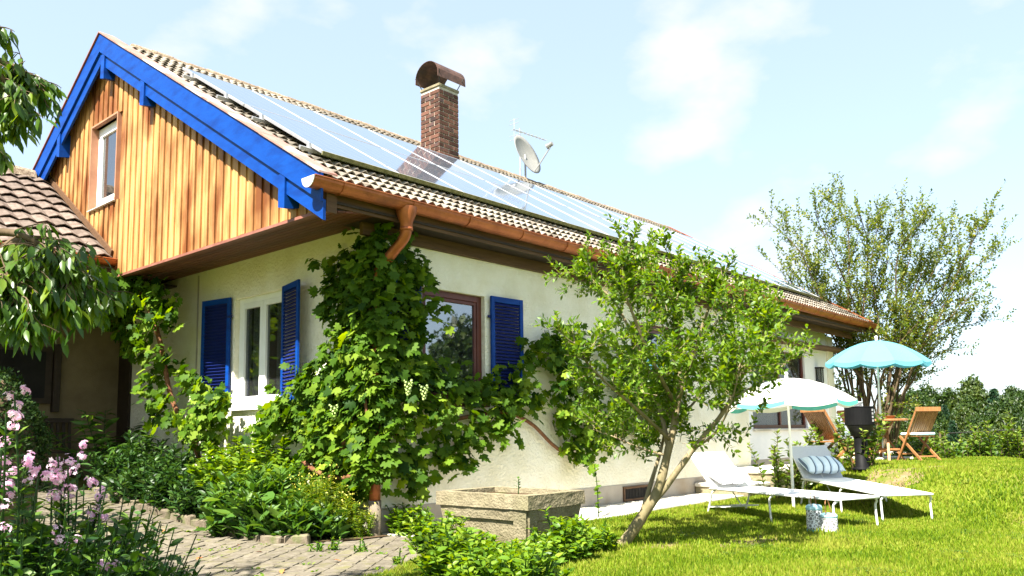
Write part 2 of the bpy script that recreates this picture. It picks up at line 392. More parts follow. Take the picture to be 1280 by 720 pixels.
class Leaves:
    def __init__(s): s.P = []; s.D = []; s.N = []; s.S = []; s.R = []
    def add(s, p, d, n, size, r=None):
        s.P.append(tuple(p)); s.D.append(tuple(d)); s.N.append(tuple(n)); s.S.append(size); s.R.append(rng.random() if r is None else r)
    def arrays(s): return (np.array(s.P, float), np.array(s.D, float), np.array(s.N, float), np.array(s.S, float), np.array(s.R, float))
def frames(D, N):
    D = D/np.maximum(np.linalg.norm(D, axis=1, keepdims=True), 1e-9)
    W = np.cross(D, N); l = np.linalg.norm(W, axis=1, keepdims=True)
    W = np.where(l < 1e-4, np.cross(D, np.array([.3,.5,.81])), W); W = W/np.linalg.norm(W, axis=1, keepdims=True)
    return D, W, np.cross(W, D)
def leaf_mesh(name, lv, tpl, mat, off=(0,0,0), sel=None):
    P, D, N, S, R = lv.arrays() if isinstance(lv, Leaves) else lv
    if sel is not None: P, D, N, S, R = P[sel], D[sel], N[sel], S[sel], R[sel]
    D, W, Z = frames(D, N); V0, T0 = tpl; k = len(V0)
    V = P[:,None,:]-np.array(off)+S[:,None,None]*(V0[None,:,0,None]*W[:,None,:]+V0[None,:,1,None]*D[:,None,:]+V0[None,:,2,None]*Z[:,None,:])
    T = (T0[None,:,:]+(np.arange(len(P))*k)[:,None,None]).reshape(-1,3)
    return np_mesh(name, V.reshape(-1,3), T, mat, np.repeat(R, k))
def foliage(name, lv, tpl, mat, parent, kind='stuff', world=True):
    o = link(name, leaf_mesh(name, lv, tpl, mat, wloc(parent) if world else (0,0,0)), parent)
    if kind: o['kind'] = kind
    return o
def leaf_parts(lv, tpl, mat, mat_o, parent, n=300, name='leaf', ref=(0,0,EYE), score=None):
    """the n leaves that show largest as objects of their own, the rest as one mesh"""
    A = lv.arrays(); P, D, N, S, R = A
    sc = S/np.linalg.norm(P-np.array(ref), axis=1)
    if score is not None: sc = sc*score(P)
    order = np.argsort(-sc); top = order[:n]; rest = order[n:]
    base = wloc(parent)
    mes = []
    for k in range(5):
        V0, T0 = tpl; V = V0.copy(); V[:,2] += (.05*k-.1)*V[:,0]**2*4+.04*np.sin(V[:,1]*5+k)
        mes.append(np_mesh(name, V, T0, mat_o))
    Dn, W, Z = frames(D[top], N[top])
    for i, j in enumerate(top):
        m = Matrix(((W[i][0], Dn[i][0], Z[i][0], 0), (W[i][1], Dn[i][1], Z[i][1], 0), (W[i][2], Dn[i][2], Z[i][2], 0), (0,0,0,1)))
        o = bpy.data.objects.new(name, mes[i % 5]); COL.objects.link(o); o.parent = parent
        o.matrix_local = Matrix.Translation(Vector(P[j])-base) @ m @ Matrix.Scale(S[j], 4)
    if len(rest):
        o = link('foliage', leaf_mesh('foliage', A, tpl, mat, base, rest), parent); o['kind'] = 'stuff'
def rv(s=1.0): return Vector((rng.gauss(0, s), rng.gauss(0, s), rng.gauss(0, s)))
def runit():
    v = rv(); return v.normalized()

# ------------------------------------------------------------------ terrain
P_TER = .62
def ground(x, y):
    xs = 12.5+.45*max(0, y-4)**2-.25*max(0, 4-y)
    z = P_TER*sm(0, 2.4, x-xs)
    q = .588*x-.809*y
    if q > 8.0: z -= min(.5*(q-8.0)*sm(0, 2.5, q-8.0)*.5, 9.8)
    if x < 8.5: z += .1*min(max(0, y-10.2), 6)*sm(8.5, 7.2, x)
    return z
xs_ = [-900,-500,-250,-120,-60,-30,-15,-8,-4]+[i*.2-2 for i in range(0, 146)]+[28.5,30.5,33,37,42,50,62,80,105,140,200,320,520,900]
ys_ = [-900,-500,-300,-180,-110,-75,-52,-36,-25,-17,-12,-8,-6,-4.5,-3.2]+[i*.2-2.4 for i in range(0, 102)]+[19,21,25,32,45,70,120,250,500,900]
V = [(x, y, ground(x, y)-.004) for y in ys_ for x in xs_]; nx = len(xs_)
F = [(j*nx+i, j*nx+i+1, (j+1)*nx+i+1, (j+1)*nx+i) for j in range(len(ys_)-1) for i in range(nx-1)]
gnd = link('ground', np_mesh('ground', V, F, m_ground, smooth=True)); gnd['kind'] = 'structure'

def gg(x, y):
    """ground seen at picture position x, y"""
    d = (_f*FPX+_r*(x-CXP)-_u*(y-CYP)).normalized(); t = 3.0
    while t < 60:
        p = Vector((0,0,EYE))+d*t
        if p.z <= ground(p.x, p.y): break
        t += .05
    p.z = ground(p.x, p.y); return p

# ------------------------------------------------------------------ house
X0, Y0 = 6.89, 8.53            # near corner of the walls
XC, XV, XF = 5.72, 5.52, 24.8  # cladding, barge boards, far verge
XR, YR2, XE = 17.8, 9.0, 24.0  # end of the long wall, recessed wall, end wall
YW = 20.6
SLOPE = .607; KS = sqrt(1+SLOPE**2)
YEV, ZEV = 7.98, 4.37          # eave line of the tiles
YR = 14.57; ZR = ZEV+(YR-YEV)*SLOPE
def rz_(y): return ZEV+(min(y, 2*YR-y)-YEV)*SLOPE
house = thing('house', 'cream farmhouse with blue gable trim, timber cladding and solar roof', 'house', (X0, Y0, 0))
def wall_boxes(mb, fixed, a0, a1, z0, z1, openings, axis):
    """a wall slab with openings; axis 'x' runs along x at y = fixed, 'y' runs along y at x = fixed"""
    def bx(u0, u1, w0, w1):
        if u1-u0 < 1e-6 or w1-w0 < 1e-6: return
        if axis == 'x': mb.box((u0, fixed[0], w0), (u1, fixed[1], w1))
        else: mb.box((fixed[0], u0, w0), (fixed[1], u1, w1))
    u = a0
    for (o0, o1, w0, w1) in sorted(openings):
        bx(u, o0, z0, z1); bx(o0, o1, z0, w0); bx(o0, o1, w1, z1); u = o1
    bx(u, a1, z0, z1)
WG = (10.73, 12.18, 1.76, 3.54)     # window in the gable wall: y0 y1 z0 z1
WA = (7.70, 8.98, 1.74, 3.38)       # window in the long wall: x0 x1 z0 z1
WB = (13.0, 14.9, 1.85, 3.38)       # second one behind the tree
WC = (19.0, 22.36, 1.32, 3.36)      # terrace window
w = MB()
wall_boxes(w, (Y0, Y0+.32), X0, XR, .34, 4.12, [WA, WB], 'x')
wall_boxes(w, (X0, X0+.32), Y0+.32, 16.4, .34, 4.36, [WG], 'y')
w.box((X0, 16.4, 0), (X0+.32, YW, 4.3))
w.box((XR-.32, Y0+.32, .3), (XR, YR2+.3, 4.1))
w.build('wall', m_plaster, house)
w = MB(); wall_boxes(w, (YR2, YR2+.3), XR+.002, XE, .56, 4.1, [WC], 'x')
w.box((XE-.3, YR2+.3, 0), (XE, YW, 4.3)); w.box((X0+.32, YW-.3, 0), (XE-.3, YW, 4.3))
w.build('recessed_wall', m_plaster_w, house)
w = MB(); w.cbox((XE-.02, YR2-.05, .4), (XE+.42, YR2+.35, 4.0), .01); w.build('corner_pillar', m_plaster, house)
w = MB(); w.cbox((X0-.012, Y0-.012, -.3), (XR-.0, Y0+.3, .342), .004); w.cbox((X0-.012, Y0+.3, -.3), (X0+.3, 16.39, .342), .004)
w.box((XR, YR2-.004, 0), (XE, YR2+.28, .562))
w.build('plinth', m_plinth, house)
# dark interior so that panes have a room behind them
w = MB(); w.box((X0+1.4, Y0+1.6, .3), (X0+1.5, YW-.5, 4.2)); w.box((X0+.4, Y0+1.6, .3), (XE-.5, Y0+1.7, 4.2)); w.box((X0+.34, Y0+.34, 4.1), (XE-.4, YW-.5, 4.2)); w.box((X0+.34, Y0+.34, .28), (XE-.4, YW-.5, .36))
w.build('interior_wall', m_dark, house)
# crack line and rain pipe strip on the gable wall
w = MB(); w.box((X0-.012, 13.38, .4), (X0, 13.42, 4.1)); w.build('wall_joint', m_plinth, house)

# windows ---------------------------------------------------------------
def frame_box(mb, axis, f0, f1, a0, a1, z0, z1, t):
    def bx(u0, u1, w0, w1):
        if axis == 'x': mb.cbox((u0, f0, w0), (u1, f1, w1), .005)
        else: mb.cbox((f0, u0, w0), (f1, u1, w1), .005)
    bx(a0, a0+t, z0, z1); bx(a1-t, a1, z0, z1); bx(a0+t+.001, a1-t-.001, z1-t, z1); bx(a0+t+.001, a1-t-.001, z0, z0+t)
def curtain(axis, f, a0, a1, z0, z1, parent, mat, name='curtain'):
    n = int((a1-a0)/.03); V = []; F = []
    for k in range(n+1):
        u = lerp(a0, a1, k/n); o = .018*sin(k*1.25)+.01*sin(k*.47)
        for z in (z0, z1): V.append((u, f+o, z) if axis == 'x' else (f+o, u, z))
    for k in range(n): F.append((2*k, 2*k+2, 2*k+3, 2*k+1))
    mb = MB(); mb.add(V, F); return mb.build(name, mat, parent, smooth=True)
def panel(axis, f, a0, a1, z0, z1, parent, mat, name, t=.008):
    mb = MB()
    mb.box((a0, f, z0), (a1, f+t, z1)) if axis == 'x' else mb.box((f, a0, z0), (f+t, a1, z1))
    return mb.build(name, mat, parent)
# white two-sash window in the gable wall
mb = MB(); frame_box(mb, 'y', X0+.09, X0+.17, WG[0], WG[1], WG[2], WG[3], .09)
wg = mb.build('window', m_white, house); wg['label'] = 'white two sash window between blue shutters'
mid = (WG[0]+WG[1])/2
for a0, a1 in ((WG[0]+.092, mid-.002), (mid+.002, WG[1]-.092)):
    mb = MB(); frame_box(mb, 'y', X0+.075, X0+.15, a0, a1, WG[2]+.092, WG[3]-.092, .085); s = mb.build('sash', m_white, wg)
    panel('y', X0+.115, a0+.086, a1-.086, WG[2]+.178, WG[3]-.178, wg, m_glass2, 'pane')
curtain('y', X0+.30, WG[0]+.5, mid-.05, WG[2]+.1, WG[3]-.1, wg, m_curtain)
curtain('y', X0+.30, WG[1]-.42, WG[1]-.1, WG[2]+.1, WG[3]-.1, wg, m_curtain)
mb = MB(); mb.cbox((X0-.07, WG[0]-.03, WG[2]-.05), (X0+.088, WG[1]+.03, WG[2]-.004), .006); mb.build('sill', m_white, wg)
# brown windows of the long wall
for (a0, a1, z0, z1), lab in ((WA, 'brown framed window behind the vine'), (WB, 'brown framed window behind the young tree')):
    mb = MB(); frame_box(mb, 'x', Y0+.07, Y0+.15, a0, a1, z0, z1, .095); o = mb.build('window', m_redwood, house); o['label'] = lab
    mb = MB(); frame_box(mb, 'x', Y0+.085, Y0+.14, a0+.097, a1-.097, z0+.097, z1-.097, .05); mb.build('sash', m_redwood, o)
    panel('x', Y0+.11, a0+.148, a1-.148, z0+.148, z1-.148, o, m_glass, 'pane')
    curtain('x', Y0+.28, a0+.1, a0+.55, z0+.05, z1-.05, o, m_curtain); curtain('x', Y0+.30, a0+.56, a1-.32, z0+.05, z1-.05, o, m_curtain2)
    mb = MB(); mb.cbox((a0-.04, Y0-.06, z0-.05), (a1+.04, Y0+.068, z0-.004), .006); mb.build('sill', m_brown, o)
mb = MB(); frame_box(mb, 'x', YR2+.05, YR2+.14, *WC, .09); o = mb.build('window', m_redwood, house); o['label'] = 'large terrace window with brown frame and curtains'
mb = MB(); mb.cbox((20.7, YR2+.055, WC[2]+.092), (20.78, YR2+.135, WC[3]-.092), .004); mb.build('mullion', m_redwood, o)
panel('x', YR2+.09, WC[0]+.092, 20.698, WC[2]+.092, WC[3]-.092, o, m_glass2, 'pane')
panel('x', YR2+.09, 20.782, WC[1]-.092, WC[2]+.092, WC[3]-.092, o, m_glass2, 'pane')
curtain('x', YR2+.22, WC[0]+.05, 20.72, WC[2]+.05, WC[3], o, m_curtain)
curtain('x', YR2+.22, 20.78, 21.9, WC[2]+.05, WC[3], o, m_curtain2)
mb = MB(); mb.cbox((WC[0]-.05, YR2-.08, WC[2]-.06), (WC[1]+.05, YR2+.048, WC[2]-.004), .006); mb.build('sill', m_concrete, o)
# cellar window low in the plinth
mb = MB(); frame_box(mb, 'x', Y0-.045, Y0-.014, 12.55, 13.45, .03, .30, .045); o = mb.build('cellar_window', m_brown, house)
panel('x', Y0-.026, 12.596, 13.404, .076, .254, o, m_dark, 'pane')
mb = MB()
for k in range(8): mb.tube([(12.65+k*.1, Y0-.03, .07), (12.65+k*.1, Y0-.03, .26)], .006, 5)
mb.build('grille', m_iron, o)

# louvred shutters --------------------------------------------------------
def shutter(hinge, ang, wd, z0, z1, label):
    """leaf hinged at hinge = (x, y), running along angle ang"""
    h = Vector((hinge[0], hinge[1], z0)); d = Vector((cos(ang), sin(ang), 0)); n = Vector((-sin(ang), cos(ang), 0))
    H = z1-z0; base = wloc(house)
    def loc(mb, name, parent): 
        R = Matrix(((d.x, n.x, 0, h.x-base.x), (d.y, n.y, 0, h.y-base.y), (0, 0, 1, h.z-base.z), (0,0,0,1)))
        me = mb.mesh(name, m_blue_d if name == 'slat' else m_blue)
        o = link(name, me, parent); 
        if parent is house: o.matrix_local = R
        return o
    fr = MB()
    fr.cbox((0, -.02, 0), (.075, .02, H), .005); fr.cbox((wd-.075, -.02, 0), (wd, .02, H), .005)
    fr.cbox((.0755, -.018, 0), (wd-.0755, .018, .1), .005); fr.cbox((.0755, -.018, H-.09), (wd-.0755, .018, H), .005)
    o = loc(fr, 'shutter', house); o['label'] = label
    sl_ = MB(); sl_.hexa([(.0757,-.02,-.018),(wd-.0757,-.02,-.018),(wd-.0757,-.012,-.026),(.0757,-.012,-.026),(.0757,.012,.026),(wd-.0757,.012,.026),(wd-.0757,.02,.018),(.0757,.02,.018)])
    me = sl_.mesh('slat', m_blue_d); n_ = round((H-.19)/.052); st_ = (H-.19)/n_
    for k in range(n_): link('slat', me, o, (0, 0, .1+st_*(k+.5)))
    hg = MB(); hg.cbox((-.05, .0, -.02), (.06, .026, .02), .003); hm_ = hg.mesh('hinge', m_blue_d)
    for z_ in (.30, H-.32): link('hinge', hm_, o, (0, 0, z_))
# the slats tilt outwards; each leaf stands a little off the wall
shutter((X0-.05, WG[1]+.04), radians(90+9), .72, 1.80, 3.57, 'blue louvred shutter on the far side of the white window')
shutter((X0-.05, WG[0]-.03), radians(-90-14), .70, 1.80, 3.55, 'blue louvred shutter on the near side of the white window')
shutter((WA[1]+.09, Y0-.045), radians(-3), .70, 1.74, 3.40, 'blue louvred shutter right of the brown window')
shutter((WA[0]-.06, Y0-.045), radians(183), .66, 1.74, 3.40, 'blue louvred shutter half hidden by the vine')

# gable cladding ----------------------------------------------------------
GW = (14.12, 15.20, 5.38, 6.90)        # attic window y0 y1 z0 z1
ZB = 4.03
def clip_board(y0, y1, top_off):
    """z of the top at y0 and y1 under the barge boards, split at the ridge line"""
    return rz_(y0)-top_off, rz_(y1)-top_off
mb = MB()
mb.poly([(XC+.045, 8.05, ZB), (XC+.045, 8.05, rz_(8.05)-.1), (XC+.045, YR, ZR-.1), (XC+.045, 2*YR-8.05, rz_(8.05)-.1), (XC+.045, 2*YR-8.05, ZB)])
# backing with a hole: split into boxes round the attic window
cl = MB()
def board(y0, y1, x0, x1, z0=ZB, zcap=None):
    ya, yb = y0, y1
    if zcap is None: za, zb_ = rz_(ya)-.12, rz_(yb)-.12
    else: za = zb_ = zcap
    if min(za, zb_)-z0 < .03: return None
    b = MB(); b.hexa([(x0,ya,z0),(x1,ya,z0),(x1,yb,z0),(x0,yb,z0),(x0,ya,za),(x1,ya,za),(x1,yb,zb_),(x0,yb,zb_)]); return b
gable = MB()
for (y0, y1, zc, z0) in ((8.02, GW[0]-.001, None, ZB), (GW[1]+.001, 2*YR-8.02, None, ZB), (GW[0], GW[1], GW[2], ZB), (GW[0], GW[1], None, GW[3])):
    cuts = [y0]+([YR] if y0 < YR < y1 else [])+[y1]
    for a, b in zip(cuts[:-1], cuts[1:]):
        q = board(a, b, XC+.045, XC+.10, z0, zc)
        if q: gable.add(q.v, q.f)
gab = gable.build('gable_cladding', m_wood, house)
pitch_ = .205; k = 0; y = 8.06
while y < 2*YR-8.06:
    for (a, b, x0, x1) in ((y, y+.125, XC-.004, XC+.022), (y+.105, y+.225, XC+.0225, XC+.0445)):
        j = rng.uniform(-.004, .004); segs = []
        if b < GW[0] or a > GW[1]: segs = [(ZB, None)]
        else: segs = [(ZB, GW[2]-.02), (GW[3]+.015, None)]
        if a < YR < b: b = YR
        for z0, zc in segs:
            if a < GW[0] < b or a < GW[1] < b:
                pass
            q = board(a, b, x0+j*.4, x1, z0+rng.uniform(-.006, .006), zc)
            if q:
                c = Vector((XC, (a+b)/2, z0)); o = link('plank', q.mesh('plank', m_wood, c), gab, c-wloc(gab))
    y += pitch_
# attic window with its reveal
mb = MB()
mb.box((XC-.03, GW[0]-.03, GW[3]), (XC+.2, GW[1]+.03, GW[3]+.03)); mb.box((XC-.03, GW[1], GW[2]-.02), (XC+.2, GW[1]+.03, GW[3])); mb.box((XC-.03, GW[0]-.03, GW[2]-.02), (XC+.2, GW[0], GW[3]))
m_reveal = noisy('reveal_board', (.30,.14,.08), (.38,.19,.11), scale=4, rough=.6)
mb.build('window_surround', m_reveal, gab)
mb = MB(); frame_box(mb, 'y', XC+.10, XC+.18, GW[0]+.001, GW[1]-.001, GW[2], GW[3]-.001, .10); aw = mb.build('attic_window', m_white, house)
mb = MB(); frame_box(mb, 'y', XC+.085, XC+.15, GW[0]+.102, GW[1]-.102, GW[2]+.102, GW[3]-.102, .075); mb.build('sash', m_white, aw)
panel('y', XC+.12, GW[0]+.178, GW[1]-.178, GW[2]+.178, GW[3]-.178, aw, m_glass, 'pane')
curtain('y', XC+.30, GW[1]-.38, GW[1]-.12, GW[2]+.1, GW[3]-.1, aw, m_curtain)
mb = MB(); mb.hexa([(XC-.05,GW[0]-.02,GW[2]-.03),(XC+.099,GW[0]-.02,GW[2]-.03),(XC+.099,GW[1]+.02,GW[2]-.03),(XC-.05,GW[1]+.02,GW[2]-.03),(XC-.05,GW[0]-.02,GW[2]-.022),(XC+.099,GW[0]-.02,GW[2]-.001),(XC+.099,GW[1]+.02,GW[2]-.001),(XC-.05,GW[1]+.02,GW[2]-.022)]); mb.build('sill', m_white, aw)
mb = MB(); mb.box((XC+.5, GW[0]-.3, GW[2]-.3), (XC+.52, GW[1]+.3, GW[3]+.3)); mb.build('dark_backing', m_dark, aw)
m_reveal0 = noisy('drip_strip', (.16,.06,.04), (.26,.11,.08), scale=3, rough=.5)
# drip flashing under the boards and the soffit below the overhang
mb = MB(); mb.box((XC-.03, 8.02, ZB-.05), (XC+.05, 2*YR-8.02, ZB-.012)); mb.build('drip_flashing', m_reveal0, house)
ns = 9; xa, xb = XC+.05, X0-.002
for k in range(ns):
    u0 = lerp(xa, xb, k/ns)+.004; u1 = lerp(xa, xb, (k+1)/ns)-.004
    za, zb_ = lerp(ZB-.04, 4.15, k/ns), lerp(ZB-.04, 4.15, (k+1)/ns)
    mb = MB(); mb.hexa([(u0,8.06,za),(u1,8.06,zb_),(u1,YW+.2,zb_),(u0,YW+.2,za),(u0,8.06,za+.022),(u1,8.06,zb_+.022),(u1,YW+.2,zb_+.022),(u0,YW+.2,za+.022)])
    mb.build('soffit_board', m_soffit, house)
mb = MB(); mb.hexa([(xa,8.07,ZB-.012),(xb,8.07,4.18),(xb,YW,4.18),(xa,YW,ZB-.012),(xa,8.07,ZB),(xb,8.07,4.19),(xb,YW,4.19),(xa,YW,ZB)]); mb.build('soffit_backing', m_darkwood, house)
mb = MB(); mb.box((XC-.03, 8.0, ZB-.06), (XC+.12, 8.018, 4.34)); mb.build('gable_end_board', m_brown, house)
# long side: soffit, fascia, wall beam
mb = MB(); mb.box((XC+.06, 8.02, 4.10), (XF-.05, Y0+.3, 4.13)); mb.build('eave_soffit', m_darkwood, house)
mb = MB(); mb.box((XC+.055, 8.045, 4.06), (XF-.05, 8.075, 4.36)); mb.build('fascia', m_brown, house)
mb = MB(); mb.cbox((X0-.3, Y0-.075, 3.93), (XF-.1, Y0-.001, 4.10), .006); mb.build('wall_beam', m_brown, house)
mb = MB(); mb.box((XR, Y0, 3.55), (XF-.1, YR2+.05, 3.6)); mb.build('recess_soffit', m_brown, house)

# roof --------------------------------------------------------------------
rf = MB()
for x0, x1 in ((XV+.03, XF),):
    for sgn in (0, 1):
        Y = lambda y: y if sgn == 0 else 2*YR-y
        a, b = YEV+.03, YR
        rf.hexa([(x0,Y(a),rz_(a)-.14),(x1,Y(a),rz_(a)-.14),(x1,b,ZR-.14),(x0,b,ZR-.14),(x0,Y(a),rz_(a)-.045),(x1,Y(a),rz_(a)-.045),(x1,b,ZR-.045),(x0,b,ZR-.045)])
roof = rf.build('roof', m_tile, house)
TW, TL, TE = .30, .43, .335      # tile width, length, exposed length
def tile_mesh(name, mat, w_, l_, bumps=2, amp=.03, th=.018):
    n = 4*bumps+1; V = []; F = []
    for side in (0, 1):
        for v in (0, 1):
            for i in range(n):
                u = i/(n-1); ph = (u*bumps) % 1.0 if i < n-1 else 1.0
                h = amp*(.5-.5*cos(2*pi*ph))**.8 if True else 0
                V.append((u*w_-w_/2, v*l_, h*(1-.5*v)+(.040*(1-v))-(th if side else 0)))
    for i in range(n-1):
        F.append((i, i+1, n+i+1, n+i)); F.append((2*n+i+1, 2*n+i, 3*n+i, 3*n+i+1)); F.append((2*n+i, 2*n+i+1, i+1, i))
    F.append((0, n, 3*n, 2*n)); F.append((n-1, 3*n-1, 4*n-1, 2*n-1))
    mb = MB(); mb.add(V, F); me = mb.mesh(name, mat); 
    return me, np.array(V), F
tile_me, tV, tF = tile_mesh('roof_tile', m_tile, TW+.012, TL, amp=.05)
SA = math.atan(SLOPE)
def roof_pos(x, s, lift=-.02):
    """point at distance s up the slope from the eave"""
    return Vector((x, YEV+s*cos(SA)-lift*sin(SA), ZEV+s*sin(SA)+lift*cos(SA)))
ncol = int((XF-XV-.06)/TW); tiles = []
nrow = int(((YR-YEV)*KS-.05)/TE)+1
for r_ in range(nrow):
    for c in range(ncol): tiles.append((XV+.1+TW*(c+.5), -.03+r_*TE, r_, c))
single = [t for t in tiles if t[2] < 3 or (t[2] >= 14 and t[3] < 14)]
single = sorted(single, key=lambda t: t[3])[:300]; ss = set((t[2], t[3]) for t in single)
base = wloc(house)
for (x, s, r_, c) in single:
    p = roof_pos(x, s, -.02+rng.uniform(-.004, .004))-base
    link('roof_tile', tile_me, roof, p-Vector(roof.location), (SA+rng.uniform(-.012, .012), rng.uniform(-.01, .01), rng.uniform(-.012, .012)))
VV = []; FF = []; fa = np.array([f for f in tF])
R = np.array(Matrix.Rotation(SA, 3, 'X'))
tw_ = tV @ R.T
for (x, s, r_, c) in tiles:
    if (r_, c) in ss: continue
    FF.append(fa+len(VV)*len(tV)); VV.append(tw_+np.array(roof_pos(x, s, -.02+rng.uniform(-.004,.004))-base))
o = link('tile_field', np_mesh('tile_field', np.concatenate(VV), np.concatenate(FF), m_tile), roof); o['kind'] = 'stuff'
# ridge tiles
rt_ = MB(); prof = [(-.16,-.09),(-.12,.0),(-.06,.05),(0,.065),(.06,.05),(.12,0),(.16,-.09)]
n = len(prof)
for i, x in enumerate((0, .05, .40)):
    e = 1.12 if i < 2 else 1.0
    for (a, b) in prof: rt_.v.append((x, a*e, b*e))
for i in range(2):
    for k in range(n-1): rt_.f.append((i*n+k, (i+1)*n+k, (i+1)*n+k+1, i*n+k+1)); rt_.m.append(0)
rt_.f.append(tuple(range(n))); rt_.m.append(0)
rme = rt_.mesh('ridge_tile', m_ridge)
x = XV+.55
while x < XF-.2:
    link('ridge_tile', rme, roof, Vector((x, YR, ZR+.0+rng.uniform(-.008, .012)))-base, (rng.uniform(-.03,.03), rng.uniform(-.02,.02), rng.uniform(-.03,.03))); x += .36
# verge flashing, barge boards, brackets
for sgn in (0, 1):
    Y = lambda y: y if sgn == 0 else 2*YR-y
    e = YEV-.1
    def strip(name, mat, x0, x1, t0, t1, e0=e, e1=YR, lab=None, eps=0):
        mb = MB(); z = lambda yy, t: rz_(yy)+t
        mb.hexa([(x0,Y(e0),z(e0,t0)),(x1,Y(e0),z(e0,t0)),(x1,e1,ZR+t0),(x0,e1,ZR+t0),(x0,Y(e0),z(e0,t1)),(x1,Y(e0),z(e0,t1)),(x1,e1,ZR+t1),(x0,e1,ZR+t1)])
        o = mb.build(name, mat, house)
        return o
    strip('barge_board', m_blue, XV, XV+.035, -.27, .075)
    strip('barge_board', m_blue, XV+.036, XV+.075, -.49, -.245)
    strip('verge_soffit', m_brown, XV+.076, XC-.002, -.16, -.13, e0=YEV+.1)
    n_ = 5
    for k in range(n_):
        ya, yb = lerp(e, YR, k/n_), lerp(e, YR, (k+1)/n_)
        zt = .004*(k % 2)
        mb = MB(); mb.hexa([(XV-.025,Y(ya),rz_(ya)+.076+zt),(XV+.24,Y(ya),rz_(ya)+.076+zt),(XV+.24,Y(yb),rz_(yb)+.076+zt),(XV-.025,Y(yb),rz_(yb)+.076+zt),
                            (XV-.025,Y(ya),rz_(ya)+.10+zt),(XV+.24,Y(ya),rz_(ya)+.10+zt),(XV+.24,Y(yb),rz_(yb)+.10+zt),(XV-.025,Y(yb),rz_(yb)+.10+zt)])
        mb.build('verge_flashing', m_flash if sgn == 0 else m_copper, house)
    mb = MB(); mb.box((XF-.02, Y(e), rz_(e)-.2), (XF+.02, Y(e)+.01, rz_(e))); 
    strip('far_barge_board', m_brown, XF, XF+.04, -.3, .06)
    strip('far_verge_flashing', m_copper, XF-.2, XF+.05, .062, .09)
for (yb, zt) in ((8.72, 4.50), (12.80, 6.99), (14.42, 7.94), (16.34, 6.99)):
    mb = MB(); mb.hexa([(XV+.006,yb-.07,zt-.40),(XV+.30,yb-.07,zt-.34),(XV+.30,yb+.07,zt-.34),(XV+.006,yb+.07,zt-.36),(XV+.006,yb-.07,zt+.06),(XV+.30,yb-.07,zt+.06),(XV+.30,yb+.07,zt+.06),(XV+.006,yb+.07,zt+.06)])
    mb.build('bracket', m_blue, house)
# gutter and downpipe
GY, GZ, GR = 7.93, 4.31, .125
def gutter(x0, x1, gy, gz, r, parent, mat, along='x', seams=True):
    mb = MB(); n = 10; th = .006
    pr = [(-r*cos(pi*k/n), -r*sin(pi*k/n)) for k in range(n+1)]; pi_ = [(a*(1-th/r*1.2), b*(1-th/r*1.2)) for a, b in pr]
    pr = [(pr[0][0], pr[0][1])]+pr[1:]
    def P(x, a, b): return (x, gy+a, gz+b) if along == 'x' else (gy+a, x, gz+b)
    L_ = len(pr)
    for x in (x0, x1):
        for a, b in pr: mb.v.append(P(x, a, b))
        for a, b in pi_: mb.v.append(P(x, a, b))
    for k in range(L_-1):
        mb.f.append((k, k+1, 2*L_+k+1, 2*L_+k)); mb.m.append(0); mb.f.append((L_+k+1, L_+k, 3*L_+k, 3*L_+k+1)); mb.m.append(0)
    for k in (0, L_-1): mb.f.append((k, L_+k, 3*L_+k, 2*L_+k)); mb.m.append(0)
    # end caps and front bead
    mb.f.append(tuple(range(L_))); mb.m.append(0); mb.f.append(tuple(2*L_+k for k in reversed(range(L_)))); mb.m.append(0)
    mb.tube([P(x0, -r, 0), P(x1, -r, 0)], .012, 8)
    g = mb.build('gutter', mat, parent, smooth=False)
    if seams:
        x = x0+.42; st = MB()
        while x < x1:
            q = MB(); N_ = 11
            pts = [P(x, -(r+.004)*cos(pi*k/N_), -(r+.004)*sin(pi*k/N_)) for k in range(N_+1)]
            q.tube(pts, .008, 5); o = q.build('seam', mat, g); x += rng.uniform(.95, 1.2)
    return g
gut = gutter(XV-.13, XF+.1, GY, GZ, GR, house, m_copper)
mb = MB(); mb.lathe([(0,0),(.11,0)], (0,0,0), 4)
cap = MB(); n = 10
cap.poly([(XV-.136, GY-(GR+.002)*cos(pi*k/n), GZ-(GR+.002)*sin(pi*k/n)) for k in range(n+1)]); cap.v += []
m_zinc = noisy('bright_gutter_cap', (.62,.55,.48), (.72,.66,.58), scale=6, rough=.4, metal=.4)
cap2 = MB(); o = cap.v[:]; cap2.add(o+[(v[0]-.01, v[1], v[2]) for v in o], [tuple(range(n+1)), tuple(n+1+k for k in reversed(range(n+1)))]+[(k, n+1+k, n+2+k, k+1) for k in range(n)])
cap2.build('end_cap', m_zinc, gut)
xd = at_y(508, 262, GY).x; print('xd', xd)
path = spline([(xd, GY, GZ-.10), (xd, GY, GZ-.34), (xd, GY+.05, GZ-.47), (lerp(xd,X0-.1,.4), GY+.26, GZ-.66), (X0-.10, Y0-.16, GZ-.86), (X0-.10, Y0-.10, GZ-1.1), (X0-.10, Y0-.10, 2.0), (X0-.10, Y0-.10, .42)], 5)
mb = MB(); mb.tube(path, .072, 12); dp = mb.build('downpipe', m_copper, house, smooth=True)
mb = MB(); mb.lathe([(.14,.0),(.135,-.08),(.085,-.2),(.08,-.30)], (xd, GY, GZ-.07), 14); mb.lathe([(.078,-.33),(.088,-.33),(.088,-.29),(.078,-.29)], (xd, GY, GZ-.05), 14); mb.build('outlet', m_copper, dp, smooth=True)
mb = MB(); mb.lathe([(.0,.46),(.082,.46),(.082,-.1)], (X0-.10, Y0-.10, 0), 12); mb.build('standpipe', m_kerb, dp, smooth=True)

